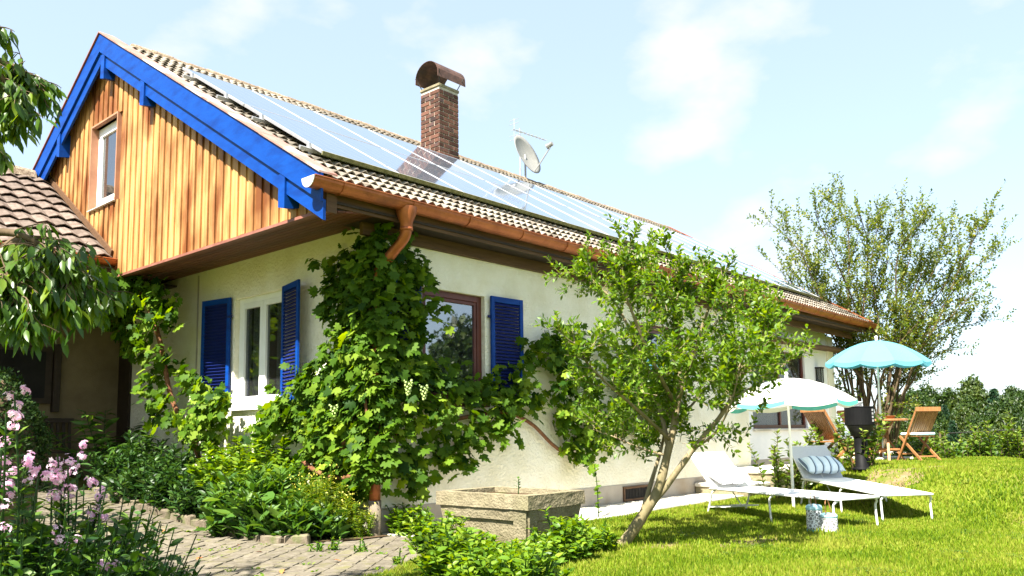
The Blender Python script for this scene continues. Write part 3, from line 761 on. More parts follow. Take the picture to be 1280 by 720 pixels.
# solar panels -------------------------------------------------------------
def pv_mat():
    m, N, L, p = base_mat('solar_glass', .06, 1.0)
    tc = N.new('ShaderNodeTexCoord'); br = N.new('ShaderNodeTexBrick'); br.offset = 0
    br.inputs['Scale'].default_value = 1; br.inputs['Brick Width'].default_value = .21; br.inputs['Row Height'].default_value = .21
    br.inputs['Mortar Size'].default_value = .006; br.inputs['Mortar Smooth'].default_value = .1; br.inputs['Bias'].default_value = 0
    br.inputs['Color1'].default_value = (.27,.34,.44,1); br.inputs['Color2'].default_value = (.30,.37,.47,1); br.inputs['Mortar'].default_value = (.50,.55,.62,1)
    L.new(tc.outputs['Object'], br.inputs['Vector']); L.new(br.outputs['Color'], p.inputs['Base Color'])
    p.inputs['Metallic'].default_value = .75; p.inputs['Roughness'].default_value = .05
    return m
m_pv = pv_mat()
arr = thing('solar_array', 'row of blue glass solar panels on rails along the tiled roof', 'solar panels', roof_pos(6.2, .98, .1))
PW, PL = 1.30, 2.33
fm = MB(); fr_t = .02
fm.cbox((0,0,0), (PW, fr_t, .045), .004); fm.cbox((0,PL-fr_t,0), (PW, PL, .045), .004); fm.cbox((0,fr_t+.001,0), (fr_t,PL-fr_t-.001,.045), .004); fm.cbox((PW-fr_t,fr_t+.001,0), (PW,PL-fr_t-.001,.045), .004)
frame_me = fm.mesh('solar_panel', m_alu)
gm = MB(); gm.box((fr_t,fr_t,.01), (PW-fr_t,PL-fr_t,.040)); glass_me = gm.mesh('glass', m_pv)
em = MB(); em.box((0,-.02,-.01), (PW,-.001,.043)); edge_me = em.mesh('mossy_strip', m_moss)
abase = wloc(arr); ncols = 13
for r_ in range(2):
    for c in range(ncols):
        p = roof_pos(6.18+c*(PW+.012), 1.04+r_*(PL+.022), .11)-abase
        o = link('solar_panel', frame_me, arr, p, (SA+rng.uniform(-.002,.002), rng.uniform(-.002,.002), 0))
        link('glass', glass_me, o)
        if r_ == 0: link('mossy_strip', edge_me, o)
for s in (1.3, 2.7, 3.9, 5.2):
    mb = MB(); a = roof_pos(6.0, s, .075); b = roof_pos(6.18+ncols*(PW+.012), s, .075); mb.bar(a, b, .05, .05, up=(0,-sin(SA),cos(SA))); mb.build('rail', m_alu, arr)
for c in range(ncols):
    for s in (1.3, 2.7, 3.9, 5.2):
        if c > 3: continue
        a = roof_pos(6.16+c*(PW+.012), s, .03); mb = MB(); mb.cbox(a-Vector((.02,.03,.03)), a+Vector((.02,.03,.14)), .003); mb.build('clamp', m_alu, arr)

# chimney --------------------------------------------------------------------
CX0, CY0, CW = 12.26, 13.0, .62; CZ0, CZ1 = 7.2, 9.17
mb = MB(); mb.box((CX0+.012, CY0+.012, CZ0), (CX0+CW-.012, CY0+CW-.012, CZ1)); chim = mb.build('chimney', m_mortar, house)
bh, bl = .104, .29
row = 0; z = CZ0+.34; bmeshes = {}
def brick_me(l, d):
    key = (round(l,3), round(d,3))
    if key not in bmeshes:
        q = MB(); q.cbox((0,0,0), (l,d,bh-.016), .006); bmeshes[key] = q.mesh('brick', m_brick)
    return bmeshes[key]
while z < CZ1-bh:
    for face in range(4):
        half = (row+face) % 2
        lens = [.30,.30] if half else [.145,.30,.145]
        t = .0
        for l in lens:
            me = brick_me(l-.012, .10)
            if face == 0: p, a = (CX0+t+.006, CY0-.004, z), 0
            elif face == 1: p, a = (CX0+CW+.004, CY0+t+.006, z), pi/2
            elif face == 2: p, a = (CX0+CW-t-.006, CY0+CW+.004, z), pi
            else: p, a = (CX0-.004, CY0+CW-t-.006, z), -pi/2
            if face in (0, 3) or rng.random() < 2: link('brick', me, chim, Vector(p)+Vector((rng.uniform(-.002,.002), rng.uniform(-.002,.002), 0))-wloc(chim), (0,0,a))
            t += l+.006 if not half else l+.01
    z += bh; row += 1
mb = MB(); mb.cbox((CX0-.015, CY0-.015, CZ1-.02), (CX0+CW+.015, CY0+CW+.015, CZ1+.05), .012); mb.build('crown', m_stone, chim)
mb = MB(); mb.cbox((CX0-.035, CY0-.035, CZ0-.1), (CX0+CW+.035, CY0+CW+.035, CZ0+.30), .008); mb.cbox((CX0-.05, CY0-.05, CZ0+.30), (CX0+CW+.05, CY0+CW+.05, CZ0+.335), .006)
m_flash2 = noisy('copper_flashing', (.42,.20,.12), (.56,.30,.20), scale=5, rough=.5, metal=.25, c3=(.66,.52,.44), s3=2.0)
mb.build('flashing', m_flash2, chim)
# arched cowl: axis along x
mb = MB(); n = 14; cyc = CY0+CW/2; r = .35; zc = CZ1+.27
pro = [(cyc+r*1.05*cos(pi*k/n), zc+r*.95*sin(pi*k/n)-(.10 if k in (0, n) else .0)) for k in range(n+1)]
pro = [(cyc+(-1 if k else 1)*0+v[0]-cyc, v[1]) for k, v in enumerate(pro)]
xa_, xb_ = CX0-.10, CX0+CW+.16
for off in (0, .012):
    for xx in (xa_, xb_):
        for (a, b) in pro: mb.v.append((xx, cyc+(a-cyc)*(1+off/r), zc+(b-zc)*(1+off/r)))
L_ = n+1
for k in range(n):
    mb.f += [(k, L_+k, L_+k+1, k+1), (2*L_+k+1, 3*L_+k+1, 3*L_+k, 2*L_+k), (k, k+1, 2*L_+k+1, 2*L_+k), (L_+k+1, L_+k, 3*L_+k, 3*L_+k+1)]; mb.m += [0]*4
mb.f += [(0, 2*L_, 3*L_, L_), (n, L_+n, 3*L_+n, 2*L_+n)]; mb.m += [0]*2
m_cowl = noisy('cowl_sheet', (.05,.03,.022), (.15,.08,.06), scale=5, rough=.6, metal=.2, c3=(.05,.035,.03), s3=2)
mb.build('cowl', m_cowl, chim, smooth=False)
for sx in (.03, CW-.03):
    for sy in (.03, CW-.03):
        q = MB(); q.tube([(CX0+sx, CY0+sy, CZ1+.04), (CX0+sx+(.10 if sx > .3 else -.10), CY0+sy+(.13 if sy > .3 else -.13), CZ1+.33)], .011, 6); q.build('strut', m_iron, chim)

# satellite dish and aerial ------------------------------------------------------
dish_p = Vector((17.1, 14.5, ZR+.02))
dish = thing('satellite_dish', 'grey satellite dish on a short mast at the roof ridge', 'satellite dish', dish_p)
mb = MB(); mb.tube([dish_p+Vector((0,.1,-.1)), dish_p+Vector((0,.1,.75))], .03, 8); mb.tube([dish_p+Vector((-.22,.1,.05)), dish_p+Vector((-.22,.1,.3))], .02, 8); mb.build('mast', m_alu, dish)
nrm = Vector((.10,-.92,.36)).normalized(); upv = (Vector((0,0,1))-nrm*nrm.z).normalized(); rgt = upv.cross(nrm)
cen = dish_p+Vector((.0,0,.74)); mb = MB(); n = 28; rings = 6
for side in (0, 1):
    for i in range(rings+1):
        q = i/rings
        for k in range(n):
            t = 2*pi*k/n; mb.v.append(tuple(cen+(rgt*cos(t)*.55+upv*sin(t)*.63)*q+nrm*(.13*q*q-.13-(.012 if side else 0))))
    b = side*(rings+1)*n
    for i in range(rings):
        for k in range(n):
            f = (b+i*n+k, b+i*n+(k+1) % n, b+(i+1)*n+(k+1) % n, b+(i+1)*n+k); mb.f.append(f if side == 0 else f[::-1]); mb.m.append(0)
o1 = rings*n; o2 = (2*rings+1)*n
for k in range(n): mb.f.append((o1+k, o1+(k+1) % n, o2+(k+1) % n, o2+k)); mb.m.append(0)
mb.build('reflector', m_lens, dish, smooth=True)
foc = cen+nrm*.72-upv*.18
mb = MB(); mb.tube([cen-upv*.60-nrm*.02, cen-upv*.50+nrm*.2, foc-upv*.06], .022, 6); mb.build('arm', m_alu, dish)
mb = MB(); mb.tube([foc+nrm*.10, foc-nrm*.02], [.06,.06], 10); mb.tube([foc-nrm*.02, foc-nrm*.09], [.075,.08], 10); mb.build('receiver', m_lens, dish)
ap = at_y(651, 235, 15.4); ap.z = ZR-.5
ant = thing('aerial', 'thin metal television aerial above the roof behind the dish', 'aerial', ap)
mb = MB(); top = ap+Vector((0,0,2.35)); mb.tube([ap, top+Vector((0,0,.1))], .022, 6); mb.build('mast', m_alu, ant)
bd = Vector((.98,-.12,-.02)).normalized(); mb = MB(); a = top-bd*.28; b = top+bd*1.05; mb.tube([a, b], .014, 6); mb.build('boom', m_alu, ant)
mb = MB(); sd_ = Vector((.12,.95,.2)).normalized()
for k in range(9):
    c = a+bd*(.1+k*.15); l = .10+.02*(8-k)*.5; mb.tube([c-sd_*l, c+sd_*l], .008, 5)
for s in (-1, 1):
    c = a+bd*.05
    for e in (.18,.30): mb.tube([c+Vector((0,-.18,s*e)), c+Vector((0,.18,s*e))], .008, 5)
    mb.tube([c, c+Vector((0,0,s*.34))], .009, 5)
mb.build('elements', m_alu, ant)
# wall lantern
wlp = Vector((23.2, YR2-.10, 2.62)); wlm = thing('wall_lantern', 'small dark wall lantern beside the terrace window', 'wall lamp', wlp)
mb = MB(); mb.cbox(wlp+Vector((-.1,-.06,-.03)), wlp+Vector((.1,.08,0)), .004); mb.cbox(wlp+Vector((-.12,-.08,.38)), wlp+Vector((.12,.10,.42)), .004)
for sx in (-.09,.09):
    for sy in (-.05,.07): mb.box(wlp+Vector((sx-.012,sy-.012,0)), wlp+Vector((sx+.012,sy+.012,.38)))
mb.build('lamp_frame', m_iron, wlm)
mb = MB(); mb.box(wlp+Vector((-.075,-.035,.001)), wlp+Vector((.075,.055,.379))); mb.build('lamp_glass', m_glass2, wlm)

# ------------------------------------------------------------------ annex with porch
annex = thing('annex', 'low annex with brown tiled roof and shaded porch beside the gable', 'annex', (4.0, 14.1, .5))
AY, AZ, AS = 14.12, 4.34, .64; ARY = 17.45; ASA = math.atan(AS); AX0, AX1 = 2.2, XC-.012
def az_(y): return AZ+(y-AY)*AS
mb = MB(); mb.hexa([(AX0,AY+.03,az_(AY)-.16),(AX1,AY+.03,az_(AY)-.16),(AX1,ARY,az_(ARY)-.16),(AX0,ARY,az_(ARY)-.16),(AX0,AY+.03,az_(AY)-.05),(AX1,AY+.03,az_(AY)-.05),(AX1,ARY,az_(ARY)-.05),(AX0,ARY,az_(ARY)-.05)])
mb.hexa([(AX0,2*ARY-AY,az_(AY)-.16),(AX1,2*ARY-AY,az_(AY)-.16),(AX1,ARY+.001,az_(ARY)-.16),(AX0,ARY+.001,az_(ARY)-.16),(AX0,2*ARY-AY,az_(AY)-.05),(AX1,2*ARY-AY,az_(AY)-.05),(AX1,ARY+.001,az_(ARY)-.05),(AX0,ARY+.001,az_(ARY)-.05)])
aroof = mb.build('roof', m_tile2, annex)
atw, ate = .285, .40
at_me, _, _ = tile_mesh('roof_tile', m_tile2, atw+.015, .5, bumps=1, amp=.06)
ab = wloc(annex)
for r_ in range(10):
    s = -.03+r_*ate
    x = AX1-atw/2-.02
    while x > AX0:
        p = Vector((x, AY+s*cos(ASA), AZ+s*sin(ASA)-.02+rng.uniform(-.005,.005)))-ab
        link('roof_tile', at_me, aroof, p, (ASA+rng.uniform(-.02,.02), rng.uniform(-.02,.02), rng.uniform(-.02,.02))); x -= atw
x = AX0
while x < AX1-.35:
    link('ridge_tile', rme, aroof, Vector((x, ARY, az_(ARY)+.04))-ab, (0, rng.uniform(-.02,.02), rng.uniform(-.03,.03)), (1,1.3,1.3)); x += .36
mb = MB(); a, b = Vector((XC-.03, AY, az_(AY)+.09)), Vector((XC-.03, ARY, az_(ARY)+.09)); mb.bar(a, b, .03, .10, up=(0,-AS,1)); mb.build('side_flashing', m_brown, annex)
gutter(AX0, AX1+.06, AY-.06, AZ-.04, .10, annex, m_copper)
mb = MB(); mb.box((AX0, AY+.04, AZ-.32), (AX1-.02, AY+.07, AZ-.06)); mb.build('fascia', m_brown, annex)
mb = MB(); mb.box((AX0, AY+.08, 4.0), (X0-.003, 16.43, 4.03)); mb.build('porch_ceiling', m_darkwood, annex)
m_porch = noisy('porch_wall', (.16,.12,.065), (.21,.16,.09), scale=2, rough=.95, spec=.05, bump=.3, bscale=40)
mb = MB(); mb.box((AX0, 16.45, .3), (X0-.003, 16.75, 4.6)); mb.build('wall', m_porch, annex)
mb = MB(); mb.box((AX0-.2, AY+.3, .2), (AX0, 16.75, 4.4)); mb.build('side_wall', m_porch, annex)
mb = MB(); mb.cbox((4.55, 16.36, 1.95), (5.62, 16.445, 3.0), .006); o = mb.build('window', m_darkwood, annex); panel('x', 16.352, 4.66, 5.5, 2.05, 2.9, o, m_dark, 'pane')
mb = MB(); mb.cbox((5.63, 16.30, 1.80), (5.75, 16.43, 3.05), .006); mb.build('dark_shutter', m_darkwood, annex)
mb = MB(); mb.cbox((X0-.05, 15.93, .5), (X0-.003, 16.43, 3.3), .006); mb.build('side_door', m_darkwood, annex)
# bench on the porch
bp = Vector((5.35, 16.05, .60)); bench = thing('bench', 'dark slatted wooden bench against the shaded porch wall', 'bench', bp)
for k in range(13):
    q = MB(); x = 4.72+k*.10; q.bar((x, 16.22, 1.12), (x, 16.27, 1.60), .05, .02, up=(0,1,0)); q.build('slat', m_darkwood, bench)
mb = MB(); mb.cbox((4.66, 16.20, 1.60), (5.98, 16.30, 1.68), .006); mb.build('top_rail', m_darkwood, bench)
mb = MB()
for k in range(4): mb.cbox((4.66, 15.75+k*.115, 1.05), (5.98, 15.85+k*.115, 1.08), .004)
mb.build('seat', m_darkwood, bench)
for x in (4.7, 5.94):
    for yy in (15.78, 16.18):
        q = MB(); q.cbox((x-.03, yy-.03, ground(5.3, 16)), (x+.03, yy+.03, 1.049), .004); q.build('leg', m_darkwood, bench)

# ------------------------------------------------------------------ paths, kerb, soil
def sheet(name, poly, dz, mat, step=.25, kind='structure', parent=None):
    """flat patch following the ground, cut by a polygon (grid triangulated)"""
    import bmesh
    bm = bmesh.new(); vs = [bm.verts.new((x, y, 0)) for x, y in poly]; bm.faces.new(vs)
    xs = [p[0] for p in poly]; ys = [p[1] for p in poly]
    for ax, lo, hi in ((0, min(xs), max(xs)), (1, min(ys), max(ys))):
        c = lo+step
        while c < hi:
            no = (1,0,0) if ax == 0 else (0,1,0); co = (c,0,0) if ax == 0 else (0,c,0)
            bmesh.ops.bisect_plane(bm, geom=bm.verts[:]+bm.edges[:]+bm.faces[:], plane_co=co, plane_no=no); c += step
    for v in bm.verts: v.co.z = ground(v.co.x, v.co.y)+dz
    bmesh.ops.recalc_face_normals(bm, faces=bm.faces)
    if sum(f.normal.z for f in bm.faces) < 0: bmesh.ops.reverse_faces(bm, faces=bm.faces)
    me = bpy.data.meshes.new(name); bm.to_mesh(me); bm.free(); set_mats(me, mat)
    o = link(name, me, parent); 
    if kind: o['kind'] = kind
    return o
def inside(p, poly):
    x, y = p; c = False; j = len(poly)-1
    for i in range(len(poly)):
        xi, yi = poly[i]; xj, yj = poly[j]
        if (yi > y) != (yj > y) and x < (xj-xi)*(y-yi)/(yj-yi)+xi: c = not c
        j = i
    return c
KERB = [(5.62,14.2),(5.60,13.2),(5.62,12.2),(5.68,11.2),(5.72,10.3),(5.66,9.5),(5.62,9.0),(5.85,8.55),(6.35,8.28),(6.88,8.22)]
BED = KERB+[(6.88,8.51),(6.87,14.2)]
sheet('soil', BED, .025, m_soil)
PATH = [(1.6,16.4),(5.5,16.4)]+KERB+[(6.95,7.55),(6.6,7.0),(5.9,6.6),(5.2,6.2),(4.2,6.05),(3.6,6.6),(3.0,8.0),(2.4,10.0),(1.8,13.0)]
path_o = sheet('path', PATH, .004, m_joint)
pw, pl = .20, .28; ang = radians(38)
pav = []
for i in range(-60, 80):
    for j in range(-60, 90):
        u = i*pl+(.5*pl if j % 2 else 0); v = j*pw
        x = u*cos(ang)-v*sin(ang)+4; y = u*sin(ang)+v*cos(ang)+9
        if inside((x, y), PATH) and x > 2.2: pav.append((x, y))
pav.sort(key=lambda p: math.hypot(p[0], p[1]))
pme = []
for k in range(6):
    q = MB(); a, b = pl/2-.006, pw/2-.006
    c = .03; pts = [(-a+c,-b),(a-c,-b),(a,-b+c),(a,b-c),(a-c,b),(-a+c,b),(-a,b-c),(-a,-b+c)]
    pts = [(x+rng.uniform(-.006,.006), y+rng.uniform(-.006,.006)) for x, y in pts]
    top_ = [(x*.97, y*.96, .011) for x, y in pts]; bot = [(x, y, .0) for x, y in pts]; n = 8
    q.add(top_+bot, [tuple(range(n))]+[(n+i, n+(i+1) % n, (i+1) % n, i) for i in range(n)]); pme.append(q.mesh('paving_stone', m_paver))
vis = [p for p in pav if (Vector((p[0], p[1], 0)).dot(_r)) > -.66*Vector((p[0], p[1], 0)).dot(_f)]
one = vis[:300]; oneset = set(one)
VV, FF, cnt = [], [], 0
for k, (x, y) in enumerate(pav):
    g = ground(x, y); sx = (ground(x+.1, y)-ground(x-.1, y))/.2; sy = (ground(x, y+.1)-ground(x, y-.1))/.2
    rot = (math.atan(sy)+rng.uniform(-.02,.02), -math.atan(sx)+rng.uniform(-.02,.02), ang+rng.uniform(-.04,.04)); p = Vector((x, y, g+rng.uniform(-.004,.008)))
    if (x, y) in oneset: link('paving_stone', pme[k % 6], path_o, p, rot)
    else:
        me = pme[k % 6]; R = Matrix.Rotation(rot[2], 3, 'Z') @ Matrix.Rotation(rot[0], 3, 'X')
        vs = [R @ v.co+p for v in me.vertices]
        VV += vs; FF += [tuple(i+cnt for i in f.vertices) for f in me.polygons]; cnt += len(vs)
if VV:
    q = MB(); q.v = [tuple(v) for v in VV]; q.f = FF; q.m = [0]*len(FF); o = q.build('paving', m_paver, path_o); o['kind'] = 'stuff'
# kerb stones
kp = spline([(x, y, 0) for x, y in KERB], 8); acc = 0; last = kp[0]; kerb = thing('kerb', 'low edging of rough stones along the flower bed', 'kerb', (5.62, 11, ground(5.62, 11)))
seg = []; L_ = 0
for a, b in zip(kp[:-1], kp[1:]): L_ += (b-a).length
def along(s):
    t = 0
    for a, b in zip(kp[:-1], kp[1:]):
        l = (b-a).length
        if t+l >= s: return a.lerp(b, (s-t)/l), (b-a).normalized()
        t += l
    return kp[-1], (kp[-1]-kp[-2]).normalized()
s = .0
while s < 5.6:
    l = rng.uniform(.26, .42); p, d = along(s+l/2); g = ground(p.x, p.y)
    q = MB(); q.cbox((-l/2+.008, -.06, -.05), (l/2-.008, .06, rng.uniform(.10,.14)), .02)
    q.v = [(v[0]+rng.uniform(-.008,.008), v[1]+rng.uniform(-.008,.008), v[2]+rng.uniform(-.008,.008)) for v in q.v]
    link('kerb_stone', q.mesh('kerb_stone', m_kerb), kerb, Vector((p.x, p.y, g))-wloc(kerb), (rng.uniform(-.05,.05), rng.uniform(-.04,.04), atan2(d.y, d.x)+rng.uniform(-.06,.06))); s += l
# pale walkway along the long wall
WALK = [(6.9,8.515),(6.95,7.62),(7.6,7.40),(8.6,7.25),(9.6,7.22),(11.5,7.35),(13.5,7.42),(15.6,7.45),(16.6,7.5),(16.6,8.515)]
wk = sheet('walkway', WALK, .006, m_joint)
x = 6.96
while x < 16.4:
    l = rng.uniform(.92, 1.0)
    def yl(xx):
        for (a, b) in zip(WALK[1:-2], WALK[2:-1]):
            if a[0] <= xx <= b[0]: return lerp(a[1], b[1], (xx-a[0])/(b[0]-a[0]))
        return 7.5
    a, b = x+.006, min(x+l, 16.55)-.006; ym = 8.0
    for (lo0, lo1, hi) in ((yl(a), yl(b), ym-.006), (ym+.006, ym+.006, 8.512)):
        q = MB(); z0, z1 = .0, .022+rng.uniform(-.003,.003)
        q.hexa([(a,lo0,z0),(b,lo1,z0),(b,hi,z0),(a,hi,z0),(a,lo0+.004,z1),(b,lo1+.004,z1),(b,hi,z1),(a,hi,z1)])
        q.v = [(v[0], v[1], v[2]+ground(v[0], v[1])) for v in q.v]
        c = Vector((a, lo0, 0)); link('paving_slab', q.mesh('paving_slab', m_concrete, c), wk, c)
    x += l
# steps up to the terrace
st = thing('garden_steps', 'two worn stone steps leading up to the terrace', 'steps', (16.4, 7.9, 0))
for (x0, x1, y0, y1, z0, z1) in ((15.15, 16.1, 7.35, 8.50, 0, .235), (16.1, 18.9, 7.25, 8.50, 0, .47)):
    q = MB(); q.cbox((x0, y0, -.1), (x1, y1, z1-.075), .01); q.build('riser', m_stone, st)
    q = MB(); q.cbox((x0-.04, y0-.04, z1-.075), (x1, y1-.002, z1), .014); q.build('tread', m_concrete, st)
TERR = [(17.7,6.8),(24.4,6.9),(24.4,8.98),(18.9,8.98),(18.9,7.2),(17.7,7.2)]
sheet('terrace', [(18.95,6.6),(24.4,6.6),(24.4,8.98),(18.95,8.98)], .02, m_concrete)

m_bare = noisy('bare_earth', (.13,.09,.045), (.22,.165,.09), scale=9, rough=1, spec=.02, bump=.8, bscale=25, bdist=.03, c3=(.10,.12,.02), s3=2.0, t3=(.45,.6))
def blob(cx, cy, rx, ry, n=26): return [(cx+rx*cos(2*pi*k/n)*rng.uniform(.7,1.1), cy+ry*sin(2*pi*k/n)*rng.uniform(.7,1.1)) for k in range(n)]
BARE = [(14.3,4.4,1.0,.55),(15.4,3.9,.6,.4),(8.15,5.05,.55,.4),(9.1,4.35,1.0,.35)]
for b_ in BARE: sheet('bare_earth', blob(*b_), .003, m_bare, step=.3)
# ------------------------------------------------------------------ stone trough
tf = gp(660, 620, .60); tzz = .60
TX0, TY0 = tf.x, tf.y; TY1 = at_x(545, 617, TX0).y; TX1 = at_y(731, 619, TY0).x
trough = thing('stone_trough', 'weathered stone plant trough with thick rim by the house wall', 'trough', ((TX0+TX1)/2, (TY0+TY1)/2, 0))
mb = MB(); lip = .16; ins = .05; wt = .13
def ring(mb, x0, x1, y0, y1, z0, z1, x0b, x1b, y0b, y1b, inner):
    """outer frustum walls with a hollow middle"""
    a = [(x0b,y0b,z0),(x1b,y0b,z0),(x1b,y1b,z0),(x0b,y1b,z0)]; b = [(x0,y0,z1),(x1,y0,z1),(x1,y1,z1),(x0,y1,z1)]
    c = [(x0+inner,y0+inner,z1),(x1-inner,y0+inner,z1),(x1-inner,y1-inner,z1),(x0+inner,y1-inner,z1)]; d = [(p[0],p[1],z0) for p in c]
    mb.add(a+b+c+d, [(i,(i+1)%4,4+(i+1)%4,4+i) for i in range(4)]+[(4+i,4+(i+1)%4,8+(i+1)%4,8+i) for i in range(4)]+[(8+i,8+(i+1)%4,12+(i+1)%4,12+i) for i in range(4)]+[(12+i,12+(i+1)%4,(i+1)%4,i) for i in range(4)])
bt = .14
rim = MB(); ring(rim, TX0, TX1, TY0, TY1, tzz-lip, tzz, TX0, TX1, TY0, TY1, wt)
bx0, bx1, by0, by1 = TX0+ins, TX1-ins, TY0+ins, TY1-ins
bod = MB(); ring(bod, bx0, bx1, by0, by1, -.1, tzz-lip, bx0+bt*.6, bx1-bt*.6, by0+bt*.6, by1-bt*.6, wt-ins)
# raised border on the two seen faces leaves a sunk panel
def strip_face(face, u0, u1, w0, w1, t=.03):
    def P(u, w, o):
        f = (tzz-lip-w)/(tzz-lip+.1); i = bt*.6*f
        if face == 'x': return (bx0+i-o, lerp(by0+i, by1-i, u), w)
        return (lerp(bx0+i, bx1-i, u), by0+i-o, w)
    q = [P(u0,w0,-.01),P(u1,w0,-.01),P(u1,w1,-.01),P(u0,w1,-.01),P(u0,w0,t),P(u1,w0,t),P(u1,w1,t),P(u0,w1,t)]
    bod.add(q, [(4,5,6,7),(0,1,5,4),(1,2,6,5),(2,3,7,6),(3,0,4,7)])
for face in 'xy':
    strip_face(face, -.0, 1.0, tzz-lip-.13, tzz-lip-.002); strip_face(face, 0, .14, -.05, tzz-lip-.131); strip_face(face, .86, 1.0, -.05, tzz-lip-.131)
def rough_up(o, lev=3, amp=.012):
    sb = o.modifiers.new('s', 'SUBSURF'); sb.subdivision_type = 'SIMPLE'; sb.levels = sb.render_levels = lev
    tx = bpy.data.textures.new('rock', 'CLOUDS'); tx.noise_scale = .09
    dm = o.modifiers.new('d', 'DISPLACE'); dm.texture = tx; dm.strength = amp; dm.mid_level = .5
bvo = bod.build('body', m_stone, trough); rio = rim.build('rim', m_stone, trough); rough_up(rio, 4, .016); rough_up(bvo, 3, .012)
mb = MB(); mb.box((TX0+wt-.01, TY0+wt-.01, tzz-.2), (TX1-wt+.01, TY1-wt+.01, tzz-.06)); mb.build('soil', m_soil, trough)
lv = Leaves(); p0 = Vector((TX0+.35, TY0+.45, tzz-.06)); mb = MB(); mb.tube([p0, p0+Vector((.01,0,.22))], .006, 5)
for k in range(7):
    a = k*2.2; d = Vector((cos(a), sin(a), .5)); lv.add(p0+Vector((0,0,.1+.02*k)), d, (0,0,1), .07)
sp = thing('trough_seedling', 'small seedling growing from the soil of the stone trough', 'plant', p0); mb.build('stem', L_mid, sp); foliage('foliage', lv, OVAL, L_mid, sp)

# ------------------------------------------------------------------ generic plants
def stems_plant(name, label, cat, c, rad, hgt, nst, tpl, lsize, mat, group=None, lean=.35, step=.06, mstem=None, up=.35, droop=.0, whorl=2, tipleaves=True, r_ell=(1,1), start=.25, hvar=.35, lsvar=.25):
    g = ground(c[0], c[1]); root = thing(name, label, cat, (c[0], c[1], g), 0, group); lv = Leaves(); mb = MB()
    for _ in range(nst):
        a = rng.uniform(0, 2*pi); q = sqrt(rng.random())
        b = Vector((c[0]+rad*.75*q*cos(a)*r_ell[0], c[1]+rad*.75*q*sin(a)*r_ell[1], g-.02))
        h = hgt*(1-hvar*q*q-rng.uniform(0, hvar*.6)); od = Vector((cos(a), sin(a), 0))*q
        p1 = b+Vector((0,0,h*.5))+od*lean*h*.35; p2 = b+Vector((0,0,h))+od*lean*h+rv(.03)-Vector((0,0,droop*h*q))
        path = spline([b, p1, p2], 6); mb.tube(path, [.008*(1-.6*i/len(path))+.002 for i in range(len(path))], 4, cap=False)
        L_ = h; n = max(3, int(L_/step)); ph = rng.uniform(0, 6.3)
        for k in range(n):
            t = start+(1-start)*(k+rng.random()*.6)/n
            if t > 1: t = 1
            i = min(int(t*(len(path)-1)), len(path)-2); p = path[i].lerp(path[i+1], t*(len(path)-1)-i)
            for w_ in range(whorl):
                az = ph+k*1.9+w_*2*pi/whorl; d = Vector((cos(az), sin(az), up+rng.uniform(-.25,.35)))
                s = lsize*rng.uniform(1-lsvar, 1+lsvar)*(1.0 if t < .85 else .75)
                lv.add(p, d+rv(.22), Vector((0,0,1))+rv(.42), s, min(1, max(0, rng.gauss(.25+.45*t, .2))))
    if len(mb.v): mb.build('stems', mstem or mat, root)
    return root, lv
def plant(name, label, cat, c, rad, hgt, nst, tpl, lsize, mat, **k):
    root, lv = stems_plant(name, label, cat, c, rad, hgt, nst, tpl, lsize, mat, **k)
    foliage('foliage', lv, tpl, mat, root); return root

# ------------------------------------------------------------------ grape vine on the corner
def in_poly_pts(poly, n):
    xs = [p[0] for p in poly]; ys = [p[1] for p in poly]; o = []
    while len(o) < n:
        p = (rng.uniform(min(xs), max(xs)), rng.uniform(min(ys), max(ys)))
        if inside(p, poly): o.append(p)
    return o
LONG = [(6.72,4.15),(7.43,3.95),(7.57,3.49),(7.60,2.87),(7.69,2.38),(8.27,2.40),(8.68,2.0),(9.58,2.50),(10.18,2.85),(10.61,3.0),(11.49,2.9),(12.6,2.9),(14.2,2.6),(14.3,1.6),(13.2,1.3),(12.2,1.25),(11.3,.95),(10.75,1.0),(10.4,1.55),(9.76,1.75),(9.37,1.5),(9.1,1.2),(8.66,1.22),(8.41,1.04),(7.79,.89),(7.42,.62),(7.14,.6),(6.74,.83)]
GAB = [(8.32,4.1),(8.6,3.85),(9.0,3.75),(9.35,3.55),(9.25,3.2),(9.05,2.85),(9.2,2.45),(9.6,2.15),(10.2,2.0),(10.25,1.71),(9.8,1.3),(9.5,.8),(8.96,.65),(8.3,.65)]
GAB2 = [(10.6,1.9),(9.9,1.4),(9.6,.9),(10.4,.8),(11.2,1.0),(11.3,1.5)]
vine = thing('grape_vine', 'leafy grape vine climbing the house corner and long wall', 'vine', (X0-.1, Y0-.1, 0))
lv = Leaves()
def vine_leaf(p, out, bias=.45):
    d = Vector((0,0,-.6))+Vector(out)*rng.uniform(-.1,1.0)+rv(.5); n = Vector(out)*.8+Vector((-.25,0,.7))+rv(.5)
    lv.add(p, d, n, rng.choice((.09,.12,.14,.165))*rng.uniform(.8,1.15), min(1, max(0, rng.gauss(bias,.2))))
def thick(poly, p):
    # bulge grows with the distance from the outline
    m = 9
    for (a, b) in zip(poly, poly[1:]+poly[:1]):
        ab = (b[0]-a[0], b[1]-a[1]); l2 = ab[0]**2+ab[1]**2; t = max(0, min(1, ((p[0]-a[0])*ab[0]+(p[1]-a[1])*ab[1])/l2))
        m = min(m, math.hypot(p[0]-a[0]-ab[0]*t, p[1]-a[1]-ab[1]*t))
    return m
def holes(a, b): return math.sin(a*4.1+1.3*math.sin(b*3.3))*math.sin(b*4.7+1.1*math.sin(a*2.7)) > .36
